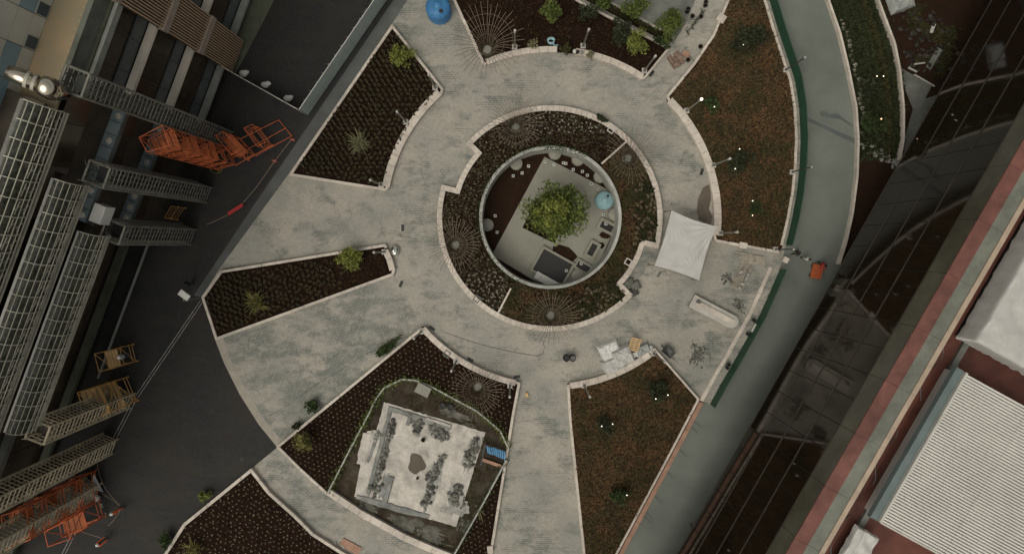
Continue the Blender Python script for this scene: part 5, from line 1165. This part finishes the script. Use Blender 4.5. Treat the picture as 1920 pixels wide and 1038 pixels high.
tB, zB = scaffold('tall orange scaffold around the lowest lattice column, bottom left', PP([(146, 948), (141, 893), (181, 880), (187, 931)]), 9.4, 4, 'orange', [2.2, 5.6, 8.6], .062)
scaffold('lower orange scaffold bay attached to the bottom left tower', PP([(158, 980), (152, 954), (188, 936), (197, 966)]), 5.1, 2, 'orange', [2.6], .05)
scaffold('yellow scaffold cage hanging at the foot of the fourth lattice column', PP([(222, 766), (203, 716), (240, 706), (259, 750)]), 4.6, 2, 'yellow_steel', [1.9, 4.2], .05)
tD, zD = scaffold('small yellow scaffold cage with a worker beside the dark facade', PP([(236, 681), (228, 650), (250, 645), (258, 676)]), 4.2, 2, 'yellow_steel', [2.6], .03)
scaffold('low yellow trestle frame standing on the asphalt', PP([(333, 412), (322, 409), (334, 388), (348, 390)]), 1.3, 1, 'yellow_steel', None, .03, braces=False)
for i in range(4): tag(MB().box(P(448+i*.6, 281+i*2.1, .1+.0), (1.7, .3, .05), (.9, .43, 0), (-.43, .9, 0)).build('toe_board', 'orange_board'), ['topmost', 'second', 'third', 'lowest'][i]+' orange board lying between the scaffold bays', 'board')
tag(MB().path([P(405, 315, .05+.01*i)+Vector((.55*math.cos(i*.7)*(1+.15*math.sin(i)), .5*math.sin(i*.7), 0)) for i in range(34)], .03, 5).build('cable_coil', 'leaf_yellow'), 'tangled yellow cable coil at the foot of the orange tower', 'cable')
# ------------------------------------------------------------------ hoardings and asphalt furniture
t = thing('hoarding', 'long grey sheet hoarding beside the kerb lane, upper left', 'hoarding', P(650, 108, -.06)); a, b = P(766, -60, -.06), P(577, 216, -.06); n = 17
for i in range(n):
    p, q = a.lerp(b, i/n), a.lerp(b, (i+1)/n); d = (q-p).normalized(); n_ = Vector((-d.y, d.x, 0)); MB().box((p+q)/2+UZ*1.3, ((q-p).length-.025, .04, 2.6), d, n_).build('panel', 'hoarding', t); MB().box(p-n_*.08+UZ*1.32, (.1, .1, 2.7), d, n_).build('post', 'steel', t)
MB().tube(a+UZ*2.62, b+UZ*2.62, .04, 6).build('top_rail', 'white', t)
nn = 0
for i in range(3, n, 3):
    p = a.lerp(b, i/n)-Vector((-(b-a).y, (b-a).x, 0)).normalized()*-.0; d = (b-a).normalized(); n_ = Vector((d.y, -d.x, 0)); MB().tube(p+n_*.1+UZ*2.2, p+n_*1.3, .03, 5).build('stay', 'steel', t)
t = thing('hoarding', 'short pale hoarding meeting the long one at a right angle', 'hoarding', P(500, 175, -.06)); a, b = P(428, 133, -.06), P(574, 215, -.06); n = 6
for i in range(n):
    p, q = a.lerp(b, i/n), a.lerp(b, (i+1)/n); d = (q-p).normalized(); MB().box((p+q)/2+UZ*1.25, ((q-p).length-.02, .05, 2.5), d, Vector((-d.y, d.x, 0))).build('panel', 'offwhite', t); MB().tube(p, p+UZ*2.55, .04, 6).build('post', 'steel', t)
for i, (x, y) in enumerate([(458, 139), (499, 160), (541, 186)]):
    t = thing('sandbag', ['left', 'middle', 'right'][i]+' one of three white sandbags along the short hoarding', 'sandbag', P(x, y, -.06))
    for k, (ox, oy, oz, rr_) in enumerate(((0, 0, .2, .3), (.22, .12, .16, .22))):
        c = P(x, y, -.06)+Vector((ox, oy, oz))
        def fs(u, v):
            th, ph = u*2*math.pi, v*math.pi; r = rr_*(1+.3*mnoise.noise(Vector((math.cos(th)*1.7+i*5, math.sin(th)*1.7, ph*1.3+k)))); return c+Vector((r*math.sin(ph)*math.cos(th)*1.3, r*math.sin(ph)*math.sin(th), max(-oz, r*.8*math.cos(ph))))
        MB().grid(fs, 18, 10).build('sack' if k == 0 else 'tied_end', 'white', t, smooth=True)
t = thing('street_light', 'street light with a square white head at the tip of the wedge-shaped planter', 'street light', P(376, 558, 0)); b = P(376, 558, 0); MB().tube(b, b+UZ*3.4, .06, 8, .045).build('pole', 'steel', t); h = P(346, 553, 3.8); MB().tube(b+UZ*3.4, h, .04, 6).build('arm', 'steel', t)
MB().box(h+UZ*.06, (1.0, .55, .12), (.8, -.6, 0), (.6, .8, 0)).build('lamp_head', 'white', t); MB().box(h-UZ*.02, (.8, .4, .04), (.8, -.6, 0), (.6, .8, 0)).build('lens', 'offwhite', t)
for off, lab in ((0, 'left'), (6, 'right')):
    tag(MB().path([P(376+off*.6, 563+off*.5, -.03), P(250+off, 748, -.03), P(193+off, 858, -.03)], .03, 5).build('rail', 'stone_pale'), lab+' one of two thin pale rails on the asphalt', 'rail')
    tag(MB().path([P(136+off, 998, -.03), P(115+off, 1040, -.03), P(90+off, 1085, -.03)], .03, 5).build('rail', 'stone_pale'), lab+' thin pale rail at the bottom edge below the scaffold', 'rail')
tag(MB().path([P(x, y, .8-.3*math.sin(i*.8)) for i, (x, y) in enumerate([(388, 421), (408, 412), (428, 402), (450, 387), (480, 352), (513, 305), (545, 263)])], .02, 5).build('barrier_rope', 'rope'), 'slack barrier rope across the asphalt beside the drain', 'rope')
p, q = P(428, 401, .7), P(455, 384, .7); dd = q-p; tag(MB().box((p+q)/2, (dd.length, .3, .1), dd.normalized(), Vector((-dd.y, dd.x, 0)).normalized()).build('red_barrier_board', 'red_cloth'), 'red board hanging on the barrier rope', 'barrier')
for x, y, lab in ((515, 302, 'upper red marker by the drain'), (549, 262, 'red marker at the end of the barrier rope')):
    t = thing('barrier_post', lab+' on the asphalt', 'marker', P(x, y, -.05)); MB().lathe(P(x, y, -.05), [(.16, 0), (.16, .05), (.03, .06), (.03, .85)], 10).build('stand', 'red_cloth', t); MB().box(P(x, y, .7), (.4, .06, .2), (.9, -.3, 0), (.3, .9, 0)).build('plate', 'pinkwood', t)
for x, y, lab in ((396, 771, 'dark drain cover on the asphalt nearer the curved paving edge'), (453, 861, 'small dark drain cover above the lower left planter')):
    tag(MB().prism(rect_px((x, y), .5, .2, 60, 0), -.055, -.045).build('drain_cover', 'black'), lab, 'drain')
t = thing('white_sheet', 'grey folded sheet propped up beside the bottom left scaffold', 'sheet', P(180, 905, -.05)); MB().add([P(175, 889, 1.6), P(172, 916, .1), P(193, 921, .1), P(176, 888, 1.65), P(171, 917, .05), P(194, 922, .05)], [(0, 1, 2), (3, 5, 4), (0, 2, 5, 3), (1, 0, 3, 4), (2, 1, 4, 5)]).build('panel', 'sheet_grey', t)
tag(MB().box(P(177, 931, .6), (.9, .45, .3), (.86, -.5, 0), (.5, .86, 0)).build('white_crate', 'offwhite'), 'pale crate at the foot of the bottom left scaffold', 'crate')
for i, (x, y) in enumerate([(192, 949), (198, 962), (190, 945)]): tag(stone('stone_pale', None, P(x, y, -.05), .1, 'loose_stone'), ['larger white stone', 'lower white stone', 'upper white stone'][i]+' on the asphalt near the worker in orange', 'stone')
# ------------------------------------------------------------------ people
def person(px, py, z, face, label, top='vest', legs='denim', hat=None, pose='stand', walk=.0, sc=1.0):
    """one continuous skinned body; face = heading in degrees on the plan"""
    b = P(px, py, z); t = thing('person', label, 'person', b)
    lean = {'stand': .02, 'walk': .05, 'bend': .38, 'push': .16}[pose]; st_ = .2 if pose in ('walk', 'push') else .05
    arm = {'stand': ((.06, .24, 1.12), (.12, .25, .88)), 'walk': ((.1, .24, 1.12), (.25, .22, .95)), 'bend': ((.5, .2, .95), (.72, .14, .7)), 'push': ((.22, .23, 1.12), (.48, .17, 1.05))}[pose]
    J = {}; Rr = {}; E = []
    def j(n, x, y, zz, r, par=None): J[n] = (x, y, zz); Rr[n] = r; (E.append((par, n)) if par else None)
    j('pel', 0, 0, .95, .15); j('waist', lean*.3, 0, 1.1, .145, 'pel'); j('chest', lean*.75, 0, 1.33, .165, 'waist'); j('neck', lean, 0, 1.5, .065, 'chest'); j('head', lean+.02, 0, 1.62, .1, 'neck'); j('crown', lean+.02, 0, 1.72, .085, 'head')
    for s, nm in ((1, 'l'), (-1, 'r')):
        sw = st_*s
        j('sh'+nm, lean*.9, .18*s, 1.42, .075, 'chest'); (ex, ey, ez), (wx, wy, wz) = arm; k = -1 if (pose == 'walk' and s < 0) else 1
        j('el'+nm, lean+ex*k, ey*s, ez, .05, 'sh'+nm); j('wr'+nm, lean+wx*k, wy*s, wz, .036, 'el'+nm); j('ha'+nm, lean+(wx+.05)*k, wy*s, wz-.07, .042, 'wr'+nm)
        j('hip'+nm, 0, .1*s, .88, .105, 'pel'); j('kn'+nm, sw*.5+.03, .11*s, .5, .068, 'hip'+nm); j('an'+nm, sw-.02, .11*s, .09, .048, 'kn'+nm); j('to'+nm, sw+.14, .12*s, .04, .04, 'an'+nm)
    names = list(J); me = bpy.data.meshes.new('body'); me.from_pydata([J[n] for n in names], [(names.index(a), names.index(c)) for a, c in E], [])
    o = bpy.data.objects.new('tmp', me); COL.objects.link(o); sk = o.modifiers.new('s', 'SKIN'); o.modifiers.new('u', 'SUBSURF').levels = 1
    for i, n in enumerate(names): me.skin_vertices[0].data[i].radius = (Rr[n], Rr[n]*(1.15 if n in ('chest', 'waist', 'pel') else 1)); me.skin_vertices[0].data[i].use_root = n == 'pel'
    dg = bpy.context.evaluated_depsgraph_get(); dg.update(); bm_ = bpy.data.meshes.new_from_object(o.evaluated_get(dg)); bpy.data.objects.remove(o)
    bm_.name = 'body'
    for m in ('skin', top, legs, 'dark_cloth'): bm_.materials.append(MATS[m])
    for p in bm_.polygons:
        x, y, zz = p.center; hand = min((Vector(J['ha'+k])-p.center).length for k in 'lr') < .1
        p.material_index = 0 if (zz > 1.5 or hand) else 1 if zz > .93 else 2 if zz > .1 else 3; p.use_smooth = True
    if pose == 'bend':
        for p in bm_.polygons:
            pass
    body = bpy.data.objects.new('body', bm_); _link(body, t, b); body.rotation_euler[2] = R(face); body.scale = (sc,)*3
    ca, sa = math.cos(R(face)), math.sin(R(face)); hx, hy = (lean+.02)*ca, (lean+.02)*sa; hc = b+Vector((hx, hy, 1.66))*1
    if hat:
        MB().lathe(hc, [(.16, 0), (.16, .015), (.125, .02), (.12, .09), (.07, .14), (.01, .15)], 14).build('helmet', hat, t, smooth=True)
    else:
        MB().lathe(hc-UZ*.02, [(.1, -.05), (.115, .02), (.105, .09), (.06, .13), (.01, .14)], 12).build('hair', 'hair', t, smooth=True)
    return t
person(229, 951, -.06, 150, 'worker in an orange vest and white helmet on the dark asphalt, upper of two', 'vest', 'vest', 'helmet_white', 'walk')
person(196, 1012, -.06, 40, 'worker in an orange vest bending near the bottom edge, lower of two', 'vest', 'denim', 'helmet_white', 'bend')
person(243, 664, 2.7, 200, 'worker in grey standing inside the small yellow cage', 'sheet_grey', 'denim', 'helmet_white', 'stand')
person(1487, 473, -.03, 200, 'person in dark clothes at the gap between the green fences', 'dark_cloth', 'dark_cloth', None, 'walk')
person(1504, 484, -.03, 300, 'person in a white shirt and dark trousers on the road', 'white_cloth', 'dark_cloth', None, 'walk')
person(1534, 494, -.03, 255, 'person in a red top pushing the orange cart', 'red_cloth', 'dark_cloth', None, 'push')
person(1298, 986, -.03, 100, 'lone person in pale top and dark trousers at the lower end of the road', 'white_cloth', 'dark_cloth', None, 'walk')
person(362, 531, -.06, 30, 'person in dark clothes beside the tip of the wedge-shaped planter', 'dark_cloth', 'denim', None, 'stand')
t = thing('handcart', 'orange handcart loaded with orange panels on the road', 'handcart', P(1526, 508, -.03)); c = P(1526, 508, -.03); u = Vector((.2, .98, 0)).normalized(); v = Vector((-u.y, u.x, 0))
MB().box(c+UZ*.35, (1.35, .8, .08), u, v).build('deck', 'orange', t)
for k in (-1, 1):
    MB().box(c+v*k*.38+UZ*.62, (1.3, .05, .45), u, v).build('side_panel', 'orange', t); MB().tube(c+u*.65+v*k*.3+UZ*.4, c+u*1.0+v*k*.25+UZ*1.0, .022, 6).build('handle', 'steel_dark', t)
    for e in (-1, 1):
        m = MB(); w = c+u*e*.45+v*k*.36+UZ*.17; m.tube(w-v*.04, w+v*.04, .16, 14); m.build('wheel', 'rubber', t)
for i in range(5): MB().box(c+u*(-.5+i*.25)+UZ*(.52+.03*(i % 2)), (.2, .62, .22), u, v).build('load_panel', 'orange' if i % 2 else 'orange_board', t)
# ropes held by the workers
for a, b, lab in (((224, 946, 1.1), (180, 850, .2), 'long slack rope from the upper worker to the lattice column'), ((224, 947, 1.0), (192, 925, .4), 'short rope from the upper worker to the pale crate'), ((226, 954, 1.0), (203, 985, .0), 'rope hanging down from the upper worker to the asphalt'), ((190, 1008, 1.0), (140, 993, 1.0), 'rope from the lower worker to the scaffold')):
    p, q = P(*a), P(*b); n_ = Vector((-(q-p).y, (q-p).x, 0)).normalized(); k = .7 if 'slack' in lab else .05
    tag(MB().path([p.lerp(q, i/12)-n_*k*math.sin(math.pi*i/12)*-1-UZ*.15*math.sin(math.pi*i/12) for i in range(13)], .02, 5).build('rope', 'rope'), lab, 'rope')
